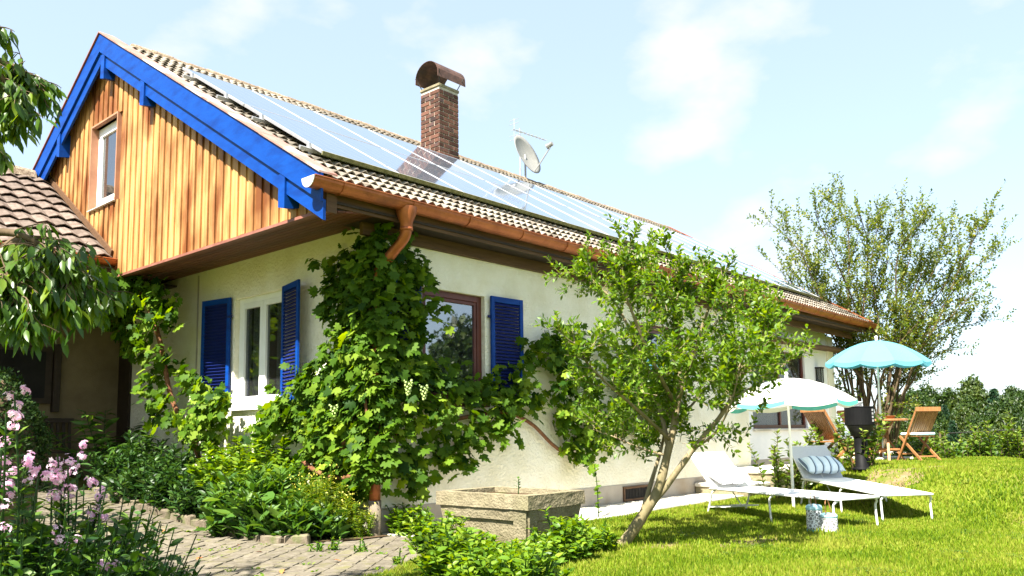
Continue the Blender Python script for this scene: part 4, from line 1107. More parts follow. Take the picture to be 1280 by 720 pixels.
def clusters(poly, n, make, hole):
    for (u, z) in in_poly_pts(poly, n):
        if hole(u, z): continue
        t = min(.08+thick(poly, (u, z))*.5, .36); o_ = rng.uniform(.1, 1)**.7*t; sp_ = rng.uniform(.08,.17)
        bias = rng.gauss(.46,.16)
        for _ in range(rng.randint(5, 11)):
            make(u+rng.gauss(0, sp_), z+rng.gauss(0, sp_*.8)-.03, max(.04, o_+rng.gauss(0,.06)), bias)
clusters(LONG, 420, lambda u, z, o_, b_: vine_leaf((max(u, X0-.1), Y0-.05-o_, z), (0,-1,0), b_), lambda u, z: u > 7.9 and holes(u, z))
clusters(GAB, 270, lambda u, z, o_, b_: vine_leaf((X0-.05-o_, max(u, Y0-.1), z), (-1,0,0), b_), lambda u, z: u > 9.1 and holes(u+2, z))
clusters(GAB2, 26, lambda u, z, o_, b_: vine_leaf((X0-.05-o_, u, z), (-1,0,0), b_), lambda u, z: False)
for k in range(800):
    z = rng.uniform(.7, 3.9); a = rng.uniform(pi, 1.5*pi); r = rng.uniform(.1,.42)
    vine_leaf((X0+cos(a)*r, Y0+sin(a)*r, z), (cos(a), sin(a), 0))
# hanging tips and shoots
shoots = MB()
for k in range(110):
    if k % 2: u, z = rng.choice([(7.3,.75),(7.6,.95),(8.3,1.1),(8.7,1.25),(9.2,1.35),(11.0,1.05),(12.2,1.3),(13.0,1.3),(9.9,2.7),(10.3,2.95),(7.5,3.6),(7.6,3.0)]); p = Vector((u+rng.uniform(-.2,.2), Y0-.2, z)); out_ = Vector((.2,-1,0))
    else: u, z = rng.choice([(9.2,3.6),(9.2,2.6),(10.2,1.9),(9.2,3.2),(9.7,2.2),(9.2,.8),(10.2,1.7)]); p = Vector((X0-.25, u+rng.uniform(-.15,.15), z)); out_ = Vector((-1,.3,0))
    dr = out_*.25+Vector((rng.uniform(-.3,.5), rng.uniform(-.2,.5), rng.choice((-.5,-.5,.35)))); q = p
    pts = [p]
    for i in range(5):
        q = q+dr*.11; dr = dr*.9+Vector((0,0,-.05))+rv(.06); pts.append(q); vine_leaf(q, out_.normalized())
    shoots.tube(pts, .004, 4, cap=False)
leaf_parts(lv, GRAPE, L_vine, L_vine_o, vine, 300, score=lambda P: 1+2.5*np.maximum((Y0-P[:,1]).clip(0,.5)*(P[:,0] > X0), (X0-P[:,0]).clip(0,.5)*(P[:,1] > Y0-.2)))
shoots.build('shoots', L_light, vine)['kind'] = 'stuff'
mb = MB()
mb.tube(spline([(X0-.22,Y0+.55,0),(X0-.20,Y0+.62,.5),(X0-.26,Y0+.45,.95),(X0-.18,Y0+.3,1.5),(X0-.22,Y0-.02,2.1),(X0-.2,Y0-.1,3.0),(X0-.1,Y0-.2,3.8)], 5), [.05-.0012*i for i in range(31)], 7)
mb.tube(spline([(X0-.24,Y0+1.3,.95),(X0-.26,Y0+.9,.80),(X0-.25,Y0+.3,.75),(X0-.1,Y0-.2,.95)], 6), .035, 6)
mb.tube(spline([(X0-.25,Y0-.15,2.3),(X0-.28,Y0-.1,1.9),(X0-.27,Y0-.16,1.5)], 6), .022, 6)
mb.tube(spline([(X0+.1,Y0-.14,1.3),(8.2,Y0-.12,1.5),(9.2,Y0-.12,1.62),(9.9,Y0-.10,1.45),(10.5,Y0-.09,1.08),(10.9,Y0-.08,.98),(11.6,Y0-.1,1.25),(12.8,Y0-.12,1.6),(13.8,Y0-.1,1.9)], 6), .030, 7)
mb.build('trunk', m_vinewood, vine, smooth=True)
for (gx, gy, gz) in ((7.35, Y0-.42, 1.95), (7.05, Y0-.45, 2.0), (X0-.42, Y0+.35, 1.7)):
    q = MB()
    for k in range(26):
        t = k/26; a = k*2.4; r = .045*(1-t)+.012; c = (gx+r*cos(a), gy+r*sin(a), gz-.2*t)
        q.lathe([(.001,-.018),(.013,-.012),(.018,0),(.013,.012),(.001,.018)], c, 6)
    q.build('grape_bunch', m_grape, vine, smooth=True)

# vine at the porch
LEFT = [(15.9,4.2),(14.6,4.15),(13.3,4.0),(12.78,3.3),(13.2,2.75),(12.7,2.3),(11.75,2.0),(11.5,1.5),(12.2,1.05),(13.3,1.4),(14.2,1.95),(14.0,2.62),(14.7,3.2),(15.8,3.7)]
vine2 = thing('grape_vine', 'grape vine hanging from the annex eave down the shaded gable wall', 'vine', (6.5, 12.9, ground(6.5, 12.9)))
lv = Leaves()
clusters(LEFT, 240, lambda u, z, o_, b_: vine_leaf(((6.25 if z < 2.6 else 6.0)-o_*1.6+.3, u, z), (-1,-.1,0), b_), lambda u, z: holes(u, z+1))
for k in range(330):
    vine_leaf((rng.uniform(4.9,6.1), 13.95+rng.uniform(-.25,.2), rng.uniform(3.65,4.15)-.25*abs(math.sin(k*1.7))), (-.2,-1,0))
leaf_parts(lv, GRAPE, L_vine, L_vine_o, vine2, 300)
mb = MB(); mb.tube(spline([(6.55,12.6,.2),(6.5,12.45,.9),(6.4,12.7,1.4),(6.35,13.2,2.0),(6.2,13.4,3.0),(6.0,13.9,3.9),(5.2,14.0,4.0)], 6), .04, 7); mb.tube(spline([(6.5,11.6,.95),(6.5,12.0,1.05),(6.5,12.45,.95),(6.45,12.55,1.3)], 6), .035, 7)
mb.build('trunk', m_vinewood, vine2, smooth=True)

# ------------------------------------------------------------------ trees
def along_path(path, t):
    f = t*(len(path)-1); i = min(int(f), len(path)-2); return path[i].lerp(path[i+1], f-i), (path[i+1]-path[i]).normalized()
def twigs(mb, lv, path, t0, per_m, tl, lstep, lsize, upb, spread=1.0, sub=2, droop=0, r=.006, cluster=1, tv=.5, hang=False):
    L_ = sum((b-a).length for a, b in zip(path[:-1], path[1:]))
    for k in range(int(L_*per_m)):
        t = t0+(1-t0)*rng.random()**.8; p, d = along_path(path, t)
        v = (d*.6+runit()*spread+Vector((0,0,upb))).normalized(); l = tl*rng.uniform(1-tv, 1+tv*.6)
        twig(mb, lv, p, v, l, lstep, lsize, upb, sub, droop, r, cluster, hang)
def twig(mb, lv, p, v, l, lstep, lsize, upb, sub, droop, r, cluster, hang):
    n = 5; pts = [p]; q = p; d = v
    for i in range(n):
        d = (d+Vector((0,0,upb*.12-droop*.25))+rv(.10)).normalized(); q = q+d*(l/n); pts.append(q)
    mb.tube(pts, [r*(1-.75*i/n) for i in range(n+1)], 4, cap=False)
    m = max(2, int(l/lstep)); ph = rng.random()*6
    for k in range(m):
        t = .12+.88*(k+rng.random())/m; p2, dd = along_path(pts, min(t, 1))
        for c in range(cluster):
            a = ph+k*2.4+c*2.1; s = dd.orthogonal().normalized(); s = Matrix.Rotation(a, 3, dd) @ s
            if hang: ld = Vector((0,0,-1.0))+s*.6+dd*.3+rv(.15); nn = s+Vector((-.5,-.3,.5))+rv(.3)
            else: ld = dd*.55+s*.8+Vector((0,0,.15)); nn = Vector((0,0,1))+s*.1+rv(.45)
            lv.add(p2, ld, nn, lsize*rng.uniform(.7,1.2), min(1, max(0, rng.gauss(.5,.24))))
    for _ in range(sub):
        t = rng.uniform(.25,.8); p2, dd = along_path(pts, t)
        twig(mb, lv, p2, (dd+runit()*.8+Vector((0,0,upb*.5))).normalized(), l*.5, lstep, lsize, upb, 0, droop, r*.6, cluster, hang)

# young leaning fruit tree
TD = 9.3
def tp(x, y, dd=0): return pt(x, y, TD+dd)
tb = tp(772, 688); tree = thing('fruit_tree', 'young leaning fruit tree with forked pale trunk on the lawn', 'tree', (tb.x, tb.y, 0))
limbs = [
 ([tp(772,690),tp(800,650),tp(822,612),tp(836,560,.05),tp(846,510,.1),tp(851,455,.12),tp(846,400,.1),tp(842,368,.1),tp(846,335,.15)], .075, .010, .52),
 ([tp(812,632),tp(834,606,.02),tp(868,560,-.1),tp(905,514,-.2),tp(930,465,-.3),(tp(952,425,-.4)),tp(962,402,-.45)], .05, .008, .45),
 ([tp(836,560,.05),tp(822,500,.35),tp(800,440,.6),tp(770,380,.7),tp(750,360,.75),tp(730,338,.8)], .032, .006, .4),
 ([tp(848,500,.1),tp(868,440,-.1),tp(884,390,-.2),tp(893,368,-.2),tp(902,345,-.2)], .03, .006, .3),
 ([tp(846,510,.1),tp(815,450,-.2),tp(790,390,-.4),tp(780,360,-.5),tp(778,330,-.5)], .028, .005, .35),
 ([tp(905,514,-.2),tp(930,490,.1),tp(955,476,.3),tp(972,462,.4),tp(985,452,.45)], .02, .005, .35),
 ([tp(838,550,.05),tp(800,515,-.3),tp(760,480,-.6),tp(735,455,-.8),tp(718,428,-.9)], .026, .005, .3),
 ([tp(836,570,.05),tp(800,560,.3),tp(765,545,.5),tp(735,535,.6)], .018, .004, .35),
 ([tp(851,455,.12),tp(880,420,.5),tp(915,385,.8),tp(938,380,.9),tp(950,365,.95)], .024, .005, .3),
 ([tp(850,470,.1),tp(840,430,.6),tp(815,380,.9),tp(805,330,1.0)], .022, .005, .3),
 ([tp(800,650),tp(815,600,.15),tp(828,555,.3),tp(834,515,.5)], .035, .012, .6),
 ([tp(868,560,-.1),tp(895,540,-.5),tp(915,500,-.8),tp(925,455,-.9)], .02, .005, .35),
 ([tp(845,530,.1),tp(870,500,.6),tp(895,470,.9),tp(912,440,1.0)], .02, .005, .3),
]
wood = MB(); lv = Leaves()
for pth, r0, r1, t0 in limbs:
    sp_ = spline(pth, 5); n = len(sp_); wood.tube(sp_, [lerp(r0, r1, (i/(n-1))**.8)*(1+.06*sin(i*1.7)) for i in range(n)], 9)
    twigs(wood, lv, sp_, t0, 13, .38, .021, .074, .38, sub=3, cluster=1, tv=.7)
    twig(wood, lv, sp_[-1], Vector((0,0,1)), .22, .03, .075, .5, 0, 0, .005, 1, False)
for k in range(120):
    d = runit()*rng.random()**.5; p = tp(846+d.x*120, 475+d.y*108, d.z*.9)
    if p.z < 1.15: continue
    twig(wood, lv, p, (runit()+Vector((0,0,.6))).normalized(), rng.uniform(.25,.5), .021, .076, .4, 2, 0, .004, 1, False)
# low sprouts round the fork
for (x, y) in ((815,515),(850,530),(870,560),(790,560)):
    for k in range(3): twig(wood, lv, tp(x, y), (runit()+Vector((0,0,.4))).normalized(), .22, .03, .085, .4, 0, 0, .004, 1, False)
wood.build('trunk', m_bark, tree, smooth=True)
foliage('crown', lv, OVAL, L_fruit, tree)
print('fruit tree leaves', len(lv.P))
# thin climbing shoot beside it
sp0 = gp(748, 648, 0); so_ = stems_plant('vine_shoot', 'thin upright vine shoot between trough and leaning tree', 'plant', (sp0.x, sp0.y), .02, 1.0, 1, GRAPE, .08, L_vine, step=.07, whorl=1, start=.15); foliage('foliage', so_[1], GRAPE, L_vine, so_[0])

# cherry tree at the left edge; trunk stands outside the picture
cb = Vector((-.9, 4.9, 0)); cherry = thing('cherry_tree', 'cherry tree with drooping leafy branches at the left edge', 'tree', cb)
wood = MB(); lv = Leaves()
trunk = spline([cb, cb+Vector((.1,.1,1.2)), cb+Vector((.05,.2,2.4)), cb+Vector((.3,.2,3.6)), cb+Vector((.5,.4,5.0))], 5)
wood.tube(trunk, [.16-.004*i for i in range(len(trunk))], 10)
CD = 4.0
def cp(x, y, dd=0): return pt(x, y, CD+dd)
br = [
 ([trunk[9], trunk[9].lerp(cp(-60,300),.6)+Vector((0,0,.3)), cp(-60,300), cp(0,290), cp(40,300), cp(70,325), cp(85,350)], 12, .26),
 ([trunk[9], cp(-120,330,.2), cp(-30,330,.2), cp(25,300,.3), cp(60,330,.3), cp(100,345,.4), cp(112,355,.4)], 8, .22),
 ([trunk[7], cp(-140,380,-.2), cp(-40,360,-.2), cp(5,345,-.2), cp(25,370,-.2)], 11, .24),
 ([trunk[7], cp(-140,400,.4), cp(-40,330,.4), cp(5,340,.4), cp(18,365,.4), cp(14,385,.4)], 10, .22),
 ([trunk[14], cp(-120,60,.3), cp(-30,70,.3), cp(10,80,.2), cp(36,95,.2), cp(50,110,.2)], 13, .20),
 ([trunk[14], cp(-120,20,.0), cp(-30,60,.0), cp(5,100,.0), cp(22,125,.0)], 12, .22),
 ([trunk[14], cp(-120,120,.4), cp(-30,100,.4), cp(2,130,.4), cp(14,150,.4)], 10, .2),
 ([trunk[14], cp(-100,180,.1), cp(-30,175,.1), cp(-8,185,.1)], 8, .16),
 ([trunk[16], cp(-100,0,.2), cp(-20,20,.2), cp(0,35,.2)], 6, .15),
]
for pth, per, tl in br:
    s_ = spline(pth, 5); n = len(s_); wood.tube(s_, [lerp(.035, .005, i/(n-1)) for i in range(n)], 6)
    up_ = pth[-1].z > 2.4
    twigs(wood, lv, s_, .5, per*(1.5 if up_ else 2.1), tl*(.55 if up_ else .85), .026, .088, -.15, sub=1, droop=.5, r=.005, hang=True)
# crown outside the picture that throws the dappled shade on path and flowers
for k in range(26):
    a = rng.uniform(0, 2*pi); q = cb+Vector((.4,.6,rng.uniform(3.4,6.2))); e = q+Vector((cos(a)*rng.uniform(.8,2.3), sin(a)*rng.uniform(.8,2.6), rng.uniform(.2,1.0)))
    az = (e-Vector((0,0,EYE))); lat = az.dot(_r)/max(az.dot(_f), .1)
    if lat > -.70: e = e+(_r*(-.70-lat)*max(az.dot(_f), .1))*1.05
    s_ = spline([q, q.lerp(e,.5)+Vector((0,0,.15)), e], 5); wood.tube(s_, [lerp(.04,.006,i/10) for i in range(11)], 5)
    m_ = Leaves(); twigs(wood, m_, s_, .3, 7, .35, .06, .15, .0, sub=1, droop=.4, hang=True)
    for i in range(len(m_.P)):
        w_ = Vector(m_.P[i])-Vector((0,0,EYE)); l_ = w_.dot(_r)/max(w_.dot(_f), .05)
        if w_.dot(_f) < .4 or l_ < -.66: lv.add(m_.P[i], m_.D[i], m_.N[i], m_.S[i])
wood.build('trunk', m_bark_d, cherry, smooth=True)
def inview(P):
    d = P-np.array((0,0,EYE)); f = d @ np.array(_f); l = d @ np.array(_r)
    return np.where((f > .3) & (l/np.maximum(f,.1) > -.63), 4.0, .2)
leaf_parts(lv, tpl_lance(.38), L_cherry, L_cherry_o, cherry, 300, score=inview)

# garden tree left of the picture, throws dappled shade on path, bed and porch
gb = Vector((-2.0, 10.6, 0)); gt = thing('garden_tree', 'broad garden tree left of the path shading the porch', 'tree', gb); wood = MB(); lv = Leaves()
wood.tube(spline([gb, gb+Vector((.1,0,1.5)), gb+Vector((.2,.1,3.4))], 5), [.2-.008*i for i in range(11)], 9)
for k in range(46):
    a = rng.uniform(0, 2*pi); q = gb+Vector((.2,.1,rng.uniform(2.6,3.6))); e = q+Vector((cos(a)*rng.uniform(.8,3.0), sin(a)*rng.uniform(1.0,4.4), rng.uniform(.4,2.8)))
    s_ = spline([q, q.lerp(e,.5)+Vector((0,0,.2)), e], 5); wood.tube(s_, [lerp(.06,.008,i/10) for i in range(11)], 5); twigs(wood, lv, s_, .3, 6, .5, .07, .16, .1, sub=1, droop=.2)
wood.build('trunk', m_bark_d, gt, smooth=True); foliage('crown', lv, OVAL, L_cherry, gt)

# multi-stemmed tree behind the house end
WD = 25.0
wb = pt(1092, 560, WD); wb.z = ground(wb.x, wb.y)
wt_ = thing('multi_stem_tree', 'tall airy many stemmed tree with olive leaves behind the terrace', 'tree', wb)
wood = MB(); lv = Leaves()
tips = [(960,240),(975,300),(1000,262),(1020,235),(1048,222),(1062,290),(1075,232),(1092,300),(1110,262),(1128,236),(1150,245),(1140,310),(1165,290),(1180,262),(1205,268),(1225,250),(1195,320),(1185,370),(1230,365),(1215,330),(1170,410),(1200,400),(985,350),(1010,330),(1030,370),(1050,340),(1115,350),(1155,360),(1085,390),(1125,410),(1240,280),(1150,440),(1020,300),(1100,240)]
for i, (x, y) in enumerate(tips):
    tip = pt(x, y+36, WD+rng.uniform(-1.6,1.6)); b = wb+Vector((rng.uniform(-.55,.55), rng.uniform(-.55,.55), 0))
    md = b.lerp(tip, .45)+Vector((0,0,.9))+rv(.15); m2 = b.lerp(tip,.75)+Vector((0,0,.5))+rv(.2)
    s_ = spline([b, b.lerp(md,.5)+Vector((0,0,.3))+rv(.08), md, m2, tip], 5); n = len(s_); wood.tube(s_, [lerp(rng.uniform(.025,.055), .007, j/(n-1)) for j in range(n)], 5)
    twigs(wood, lv, s_, .25, 4.6, .95, .050, .105, .40, sub=2, r=.006, cluster=1, spread=.7)
# denser skirt low down, reaching the ground behind the grill
for k in range(55):
    x = rng.uniform(1035,1150); y = rng.uniform(440,545); p = pt(x, y, WD+rng.uniform(-1,1)); twig(wood, lv, p, (runit()+Vector((0,0,.4))).normalized(), .8, .05, .11, .2, 2, .1, .01, 1, False)
wood.build('stems', m_bark_d, wt_)
foliage('crown', lv, DIAMW, L_willow, wt_)
print('multi stem leaves', len(lv.P))

# forest beyond the garden -----------------------------------------------------
def lump_tree(kind, seed):
    r_ = np.random.default_rng(seed); P, N, BIG = [], [], []
    if kind == 'broad':
        lumps = []
        for k in range(26):
            a = r_.uniform(0, 2*pi); h = r_.uniform(.28, .98); rr = .36*math.sin(min(1, h*1.05)*pi*.92+.25)**.6*r_.uniform(.5,1.0)
            lumps.append((rr*cos(a)*.8, rr*sin(a)*.8, h, r_.uniform(.10,.17)))
        for (x, y, z, r) in lumps:
            d = r_.normal(size=(420,3)); d /= np.linalg.norm(d, axis=1, keepdims=True); q = r*r_.uniform(.45,1.1,size=(420,1))**.7
            P.append(np.array((x,y,z))+d*q); N.append(d)
            BIG.append(np.arange(420) < 110); P[-1][:110] = np.array((x,y,z))+d[:110]*r*r_.uniform(.1,.65,size=(110,1))
    else:
        n = 3600; h = r_.uniform(.06,1,size=n)**.85; lay = (h*16) % 1; rr = .34*(1-h)**.85*(.55+.45*(1-lay))*r_.uniform(.7,1.05,size=n); a = r_.uniform(0,2*pi,size=n)
        P.append(np.stack((rr*np.cos(a), rr*np.sin(a), h+.01*(1-lay)), 1)); N.append(np.stack((np.cos(a),np.sin(a),.5+0*a),1))
    P = np.concatenate(P); N = np.concatenate(N); n = len(P)
    D = r_.normal(size=(n,3)); D[:,2] -= .3; mat_ = (L_forest, L_forest, L_forest_m, L_forest_l)[(seed-1) % 4]
    if kind != 'broad': D = N*np.array((1,1,-.3))+r_.normal(size=(n,3))*.3
    S = r_.uniform(.018,.042,size=n) if kind == 'broad' else r_.uniform(.02,.045,size=n)
    if BIG: S = np.where(np.concatenate(BIG), .085, S)
    R = np.clip(r_.normal(.5,.25,size=n), 0, 1)
    return leaf_mesh('crown', (P, D, N+r_.normal(size=(n,3))*.5, S, R), DIAMW, mat_ if kind == 'broad' else L_fir)
broad = [lump_tree('broad', s) for s in (1,2,3,4)]; firm = [lump_tree('fir', s) for s in (7,8)]
tk = MB(); tk.tube([(0,0,-.15),(0,0,.3),(.01,0,.75)], [.022,.018,.006], 6); tk_me = tk.mesh('trunk', m_bark_d)
fl = []      # picture x, y of the top, depth, fir or not, row
for x, y, D, fir in ((1120,494,150,0),(1160,479,165,0),(1186,486,168,0),(1213,472,160,0),(1264,485,170,0),(1290,482,165,0),(1340,476,165,0)): fl.append((x, y, D, fir, 'back'))
for x, y, D, fir in ((1105,505,125,0),(1145,492,130,0),(1180,500,128,1),(1208,496,135,0),(1241,479,135,1),(1272,496,128,0),(1312,488,130,0)): fl.append((x, y, D, fir, 'middle'))
for x, y, D, fir in ((1092,520,100,0),(1124,517,104,0),(1152,522,98,0),(1190,520,100,1),(1222,519,100,0),(1255,518,102,0),(1283,523,98,0),(1325,515,100,1)): fl.append((x, y, D, fir, 'front'))
for x, y, D, fir in ((1140,488,158,0),(1240,490,165,0),(1280,492,155,0)): fl.append((x, y, D, fir, 'back'))
for x, y, D, fir in ((1135,508,112,0),(1165,506,115,0),(1205,508,112,0),(1255,500,115,0),(1290,505,112,0)): fl.append((x, y, D, fir, 'middle'))
for i, (x, y, D, fir, row_) in enumerate(fl):
    top = pt(x, y, D); gz_ = ground(top.x, top.y); H_ = (top.z-gz_)/1.06
    t = thing('fir_tree' if fir else 'forest_tree', 'dark pointed fir' if fir else 'round crowned broadleaf tree', 'tree', (top.x, top.y, gz_), rng.uniform(0, 6.28), 'fir trees of the distant wood' if fir else 'broadleaf trees of the distant wood')
    t['row'] = row_
    w_ = H_*rng.uniform(.62,.85); sc = (w_, w_, H_)
    link('crown', firm[i % 2] if fir else broad[i % 4], t, sc=sc); link('trunk', tk_me, t, sc=sc)

for (x, y, h, lab) in ((23.6,-6.5,7.8,'round garden tree across the lawn, mirrored in the brown window'), (33,-4.5,9.5,'smaller garden tree at the far side of the lawn'), (22,-9,7,'low round tree on the lawn behind the photographer')):
    t = thing('lawn_tree', lab, 'tree', (x, y, ground(x, y))); link('crown', broad[1], t, sc=(h*.8,h*.8,h)); link('trunk', tk_me, t, sc=(h,h,h))

# ------------------------------------------------------------------ garden furniture
def umbrella(name, label, p, ht, rad, rimh, mats, nseg, tilt, matpole, drop=.075, valmats=None, rot0=0):
    root = thing(name, label, 'parasol', p); mb = MB()
    R = Matrix.Rotation(tilt[0], 3, 'X') @ Matrix.Rotation(tilt[1], 3, 'Y')
    hub = Vector((0,0,rimh+0)); top = ht
    def cv(a, q):
        z = top-.02-(top-rimh)*(q**1.9); return Vector((rad*q*cos(a), rad*q*sin(a), z))
    pv = Vector((0,0,rimh))
    def T(v): return R @ (v-pv)+pv
    mb.tube([(0,0,-.15),(0,0,top*.52)], .024, 10); mb.build('lower_pole', matpole, root, world=False)
    mb = MB(); mb.tube([(0,0,top*.52),T(Vector((0,0,top)))], .018, 10); mb.build('pole', matpole, root, world=False)
    mb = MB(); c = T(Vector((0,0,top+.04))); mb.lathe([(.001,-.07),(.03,-.06),(.03,-.03),(.025,-.01),(.036,.015),(.025,.04),(.001,.045)], c, 10); mb.build('finial', m_white, root, world=False, smooth=True)
    n = 6; ns_ = 5
    for k in range(nseg):
        a0 = rot0+2*pi*k/nseg; a1 = rot0+2*pi*(k+1)/nseg; V = []; F = []
        for i in range(n+1):
            q = .02+.98*i/n
            for j in range(ns_+1):
                t = j/ns_; A, B = cv(a0, q), cv(a1, q); w_ = A.lerp(B, t); sag = -.10*rad*q*q*4*t*(1-t)*.35
                V.append(T(w_+Vector((0,0,sag))))
        for i in range(n):
            for j in range(ns_): F.append((i*(ns_+1)+j, (i+1)*(ns_+1)+j, (i+1)*(ns_+1)+j+1, i*(ns_+1)+j+1))
        mb = MB(); mb.add(V, F); o = mb.build('canopy_panel', mats[k % len(mats)], root, world=False, smooth=True)
        V = []; F = []; m = 8
        for j in range(m+1):
            t = j/m; A, B = cv(a0, 1), cv(a1, 1); w_ = A.lerp(B, t)+Vector((0,0,-.10*rad*4*t*(1-t)*.35)); w_ = w_*1.0
            sc = drop*(.72+.28*abs(sin(pi*t)))
            V.append(T(w_+Vector((0,0,-.001)))); V.append(T(Vector((w_.x*1.012, w_.y*1.012, w_.z-sc))))
        for j in range(m): F.append((2*j, 2*j+1, 2*j+3, 2*j+2))
        mb = MB(); mb.add(V, F); mb.build('valance', (valmats or mats)[k % len(valmats or mats)], o, world=False, smooth=True)
    for k in range(nseg):
        a = rot0+2*pi*k/nseg; q = MB(); q.tube([T(cv(a, i/6)+Vector((0,0,-.012))) for i in range(7)], .006, 5); q.tube([T(Vector((0,0,rimh-.05))), T(cv(a,.5)+Vector((0,0,-.012)))], .005, 5); q.build('rib', m_alu, root, world=False)
    return root
def cloth(name, c, tr=.45):
    m, N, L, p = base_mat(name, .85, .1)
    tc = N.new('ShaderNodeTexCoord'); nz = N.new('ShaderNodeTexNoise'); nz.inputs['Scale'].default_value = 3; L.new(tc.outputs['Object'], nz.inputs[0])
    hs = N.new('ShaderNodeMix'); hs.data_type = 'RGBA'; hs.inputs[6].default_value = rgba([x*.93 for x in c]); hs.inputs[7].default_value = rgba(c); L.new(nz.outputs['Fac'], hs.inputs[0])
    L.new(hs.outputs[2], p.inputs['Base Color']); t = N.new('ShaderNodeBsdfTranslucent'); L.new(hs.outputs[2], t.inputs[0]); mx = N.new('ShaderNodeMixShader'); mx.inputs[0].default_value = tr
    L.new(p.outputs[0], mx.inputs[1]); L.new(t.outputs[0], mx.inputs[2]); L.new(mx.outputs[0], N['Material Output'].inputs['Surface']); return m
c_white = cloth('white_cloth', (.80,.79,.74), .3); c_cream = cloth('cream_cloth', (.72,.70,.55), .3); c_teal = cloth('teal_cloth', (.12,.46,.38), .3); c_aqua = cloth('aqua_cloth', (.15,.45,.54), .35); c_pale = cloth('pale_aqua_cloth', (.50,.76,.80), .35)
up1 = gp(992, 632, .06); up1.z = ground(up1.x, up1.y)
D1 = (up1-Vector((0,0,EYE))).dot(_f)
def zat(x, y, p):
    """height of picture point x, y above the spot p"""
    D = (p-Vector((0,0,EYE))).dot(_f); return pt(x, y, D).z
# panels: the one turned to the right is pale aqua
umbrella('parasol', 'white garden parasol with teal and cream valance over the sunloungers', up1, zat(990,470,up1)-up1.z, 1.05, zat(990,502,up1)-up1.z, [c_white,c_white,c_white,c_white,c_white,c_white,c_white,c_pale], 8, (radians(-2), radians(0)), m_pole, valmats=[c_cream, c_teal], rot0=radians(20))
up2 = gp(1104, 575, .62); up2.z = ground(up2.x, up2.y)
umbrella('parasol', 'turquoise garden parasol standing beside the teak table', up2, zat(1097,423,up2)-up2.z, 1.04, zat(1097,450,up2)-up2.z, [c_aqua], 10, (radians(2), radians(-2)), m_pole, drop=.09)
print('umb', up1, up2, zat(990,470,up1), zat(1097,423,up2))
mb = MB(); sb = thing('concrete_slab', 'pale concrete slab under the turquoise parasol', 'slab', up2)
mb.cbox((-.75,-.40,-.05), (.45,.40,.07), .01); mb.build('slab', m_concrete, sb, world=False); sb.rotation_euler = (0,0,radians(-46))

# sun loungers
def lounger(label, head, foot, width, hgt, fabric, back_ang, sling_head=None):
    head, foot = Vector(head), Vector(foot); d = (foot-head); L_ = Vector((d.x, d.y)).length; rz = atan2(d.y, d.x)
    root = thing('sun_lounger', label, 'sun lounger', (head.x, head.y, ground(head.x, head.y)), rz, 'sun loungers on the lawn')
    dz = ground(foot.x, foot.y)-ground(head.x, head.y); w = width/2
    H0, H1 = hgt, hgt+dz
    fr = MB()
    for s in (-1, 1): fr.tube([(-.05,s*w,H0),(L_+.08,s*w,H1)], .016, 8)
    fr.tube([(L_+.08,-w,H1),(L_+.08,w,H1)], .016, 8); fr.tube([(.0,-w,H0),(0,w,H0)], .014, 8)
    bl_ = .78; bt_ = Vector((-cos(back_ang)*bl_, 0, sin(back_ang)*bl_))
    for s in (-1, 1): fr.tube([(0,s*(w-.02),H0),(bt_.x,s*(w-.02),H0+bt_.z)], .014, 8)
    fr.tube([(bt_.x,-w+.02,H0+bt_.z),(bt_.x,w-.02,H0+bt_.z)], .014, 8)
    fr.build('frame', m_pole, root, world=False, smooth=True)
    for x, h in ((-.02, H0), (L_*.52, lerp(H0,H1,.52)), (L_, H1)):
        for s in (-1, 1):
            q = MB(); lx = x+(-.10 if x < .1 else .03); g = ground(*(head+ (Vector((cos(rz)*lx-sin(rz)*s*w, sin(rz)*lx+cos(rz)*s*w,0)))).xy)-root.location.z
            q.tube(spline([(x+.06,s*(w-.05),h-.01),(x+.035,s*w,h-.05),(x+.01,s*w,h-.12),(lx,s*w,g+.01)], 4), .015, 8); q.build('leg', m_pole, root, world=False, smooth=True)
    q = MB(); q.tube([(-.09,-w,.12),(-.09,w,.12)], .012, 8); q.tube([(-.09,-w,.12),(.25,-w+.05,.14),(.25,w-.05,.14),(-.09,w,.12)], .010, 6); q.tube([(.25,0,.14),(bt_.x*.5,0,H0+bt_.z*.5)], .01, 6); q.build('back_support', m_pole, root, world=False)
    def sling(a, b, mat, name, sag):
        V = []; F = []; n, m = 10, 6
        for i in range(n+1):
            for j in range(m+1):
                u, v = i/n, j/m; p = Vector(a).lerp(Vector(b), u); yy = lerp(-w+.012, w-.012, v)
                V.append((p.x, yy, p.z-sag*sin(pi*v)*(.4+.6*sin(pi*u))))
        for i in range(n):
            for j in range(m): F.append((i*(m+1)+j, i*(m+1)+j+1, (i+1)*(m+1)+j+1, (i+1)*(m+1)+j))
        nn = len(V); V2 = V+[(x, y, z-.012) for x, y, z in V]; F2 = F+[tuple(nn+i for i in f[::-1]) for f in F]
        q = MB(); q.add(V2, F2); return q.build(name, mat, root, world=False, smooth=True)
    sling((.02,0,H0+.02), (L_+.07,0,H1+.02), fabric, 'sling', .035)
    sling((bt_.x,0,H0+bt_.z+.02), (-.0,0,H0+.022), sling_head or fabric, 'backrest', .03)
    return root
L1 = lounger('white sun lounger in full sun with white pillow, nearest the lanterns', (11.92,6.07,0), (10.96,3.86,0), .74, .40, m_fabric, radians(43))
l2h = gp(1031, 629, .05); l2f = gp(1133, 649, .03)
L2 = lounger('sun lounger with backrest coloured grey for the shade of the white parasol', (l2h.x,l2h.y,0), (l2f.x,l2f.y,0), .72, .37, m_fabric, radians(43), m_fabric_shade)
print('l2', l2h, l2f)
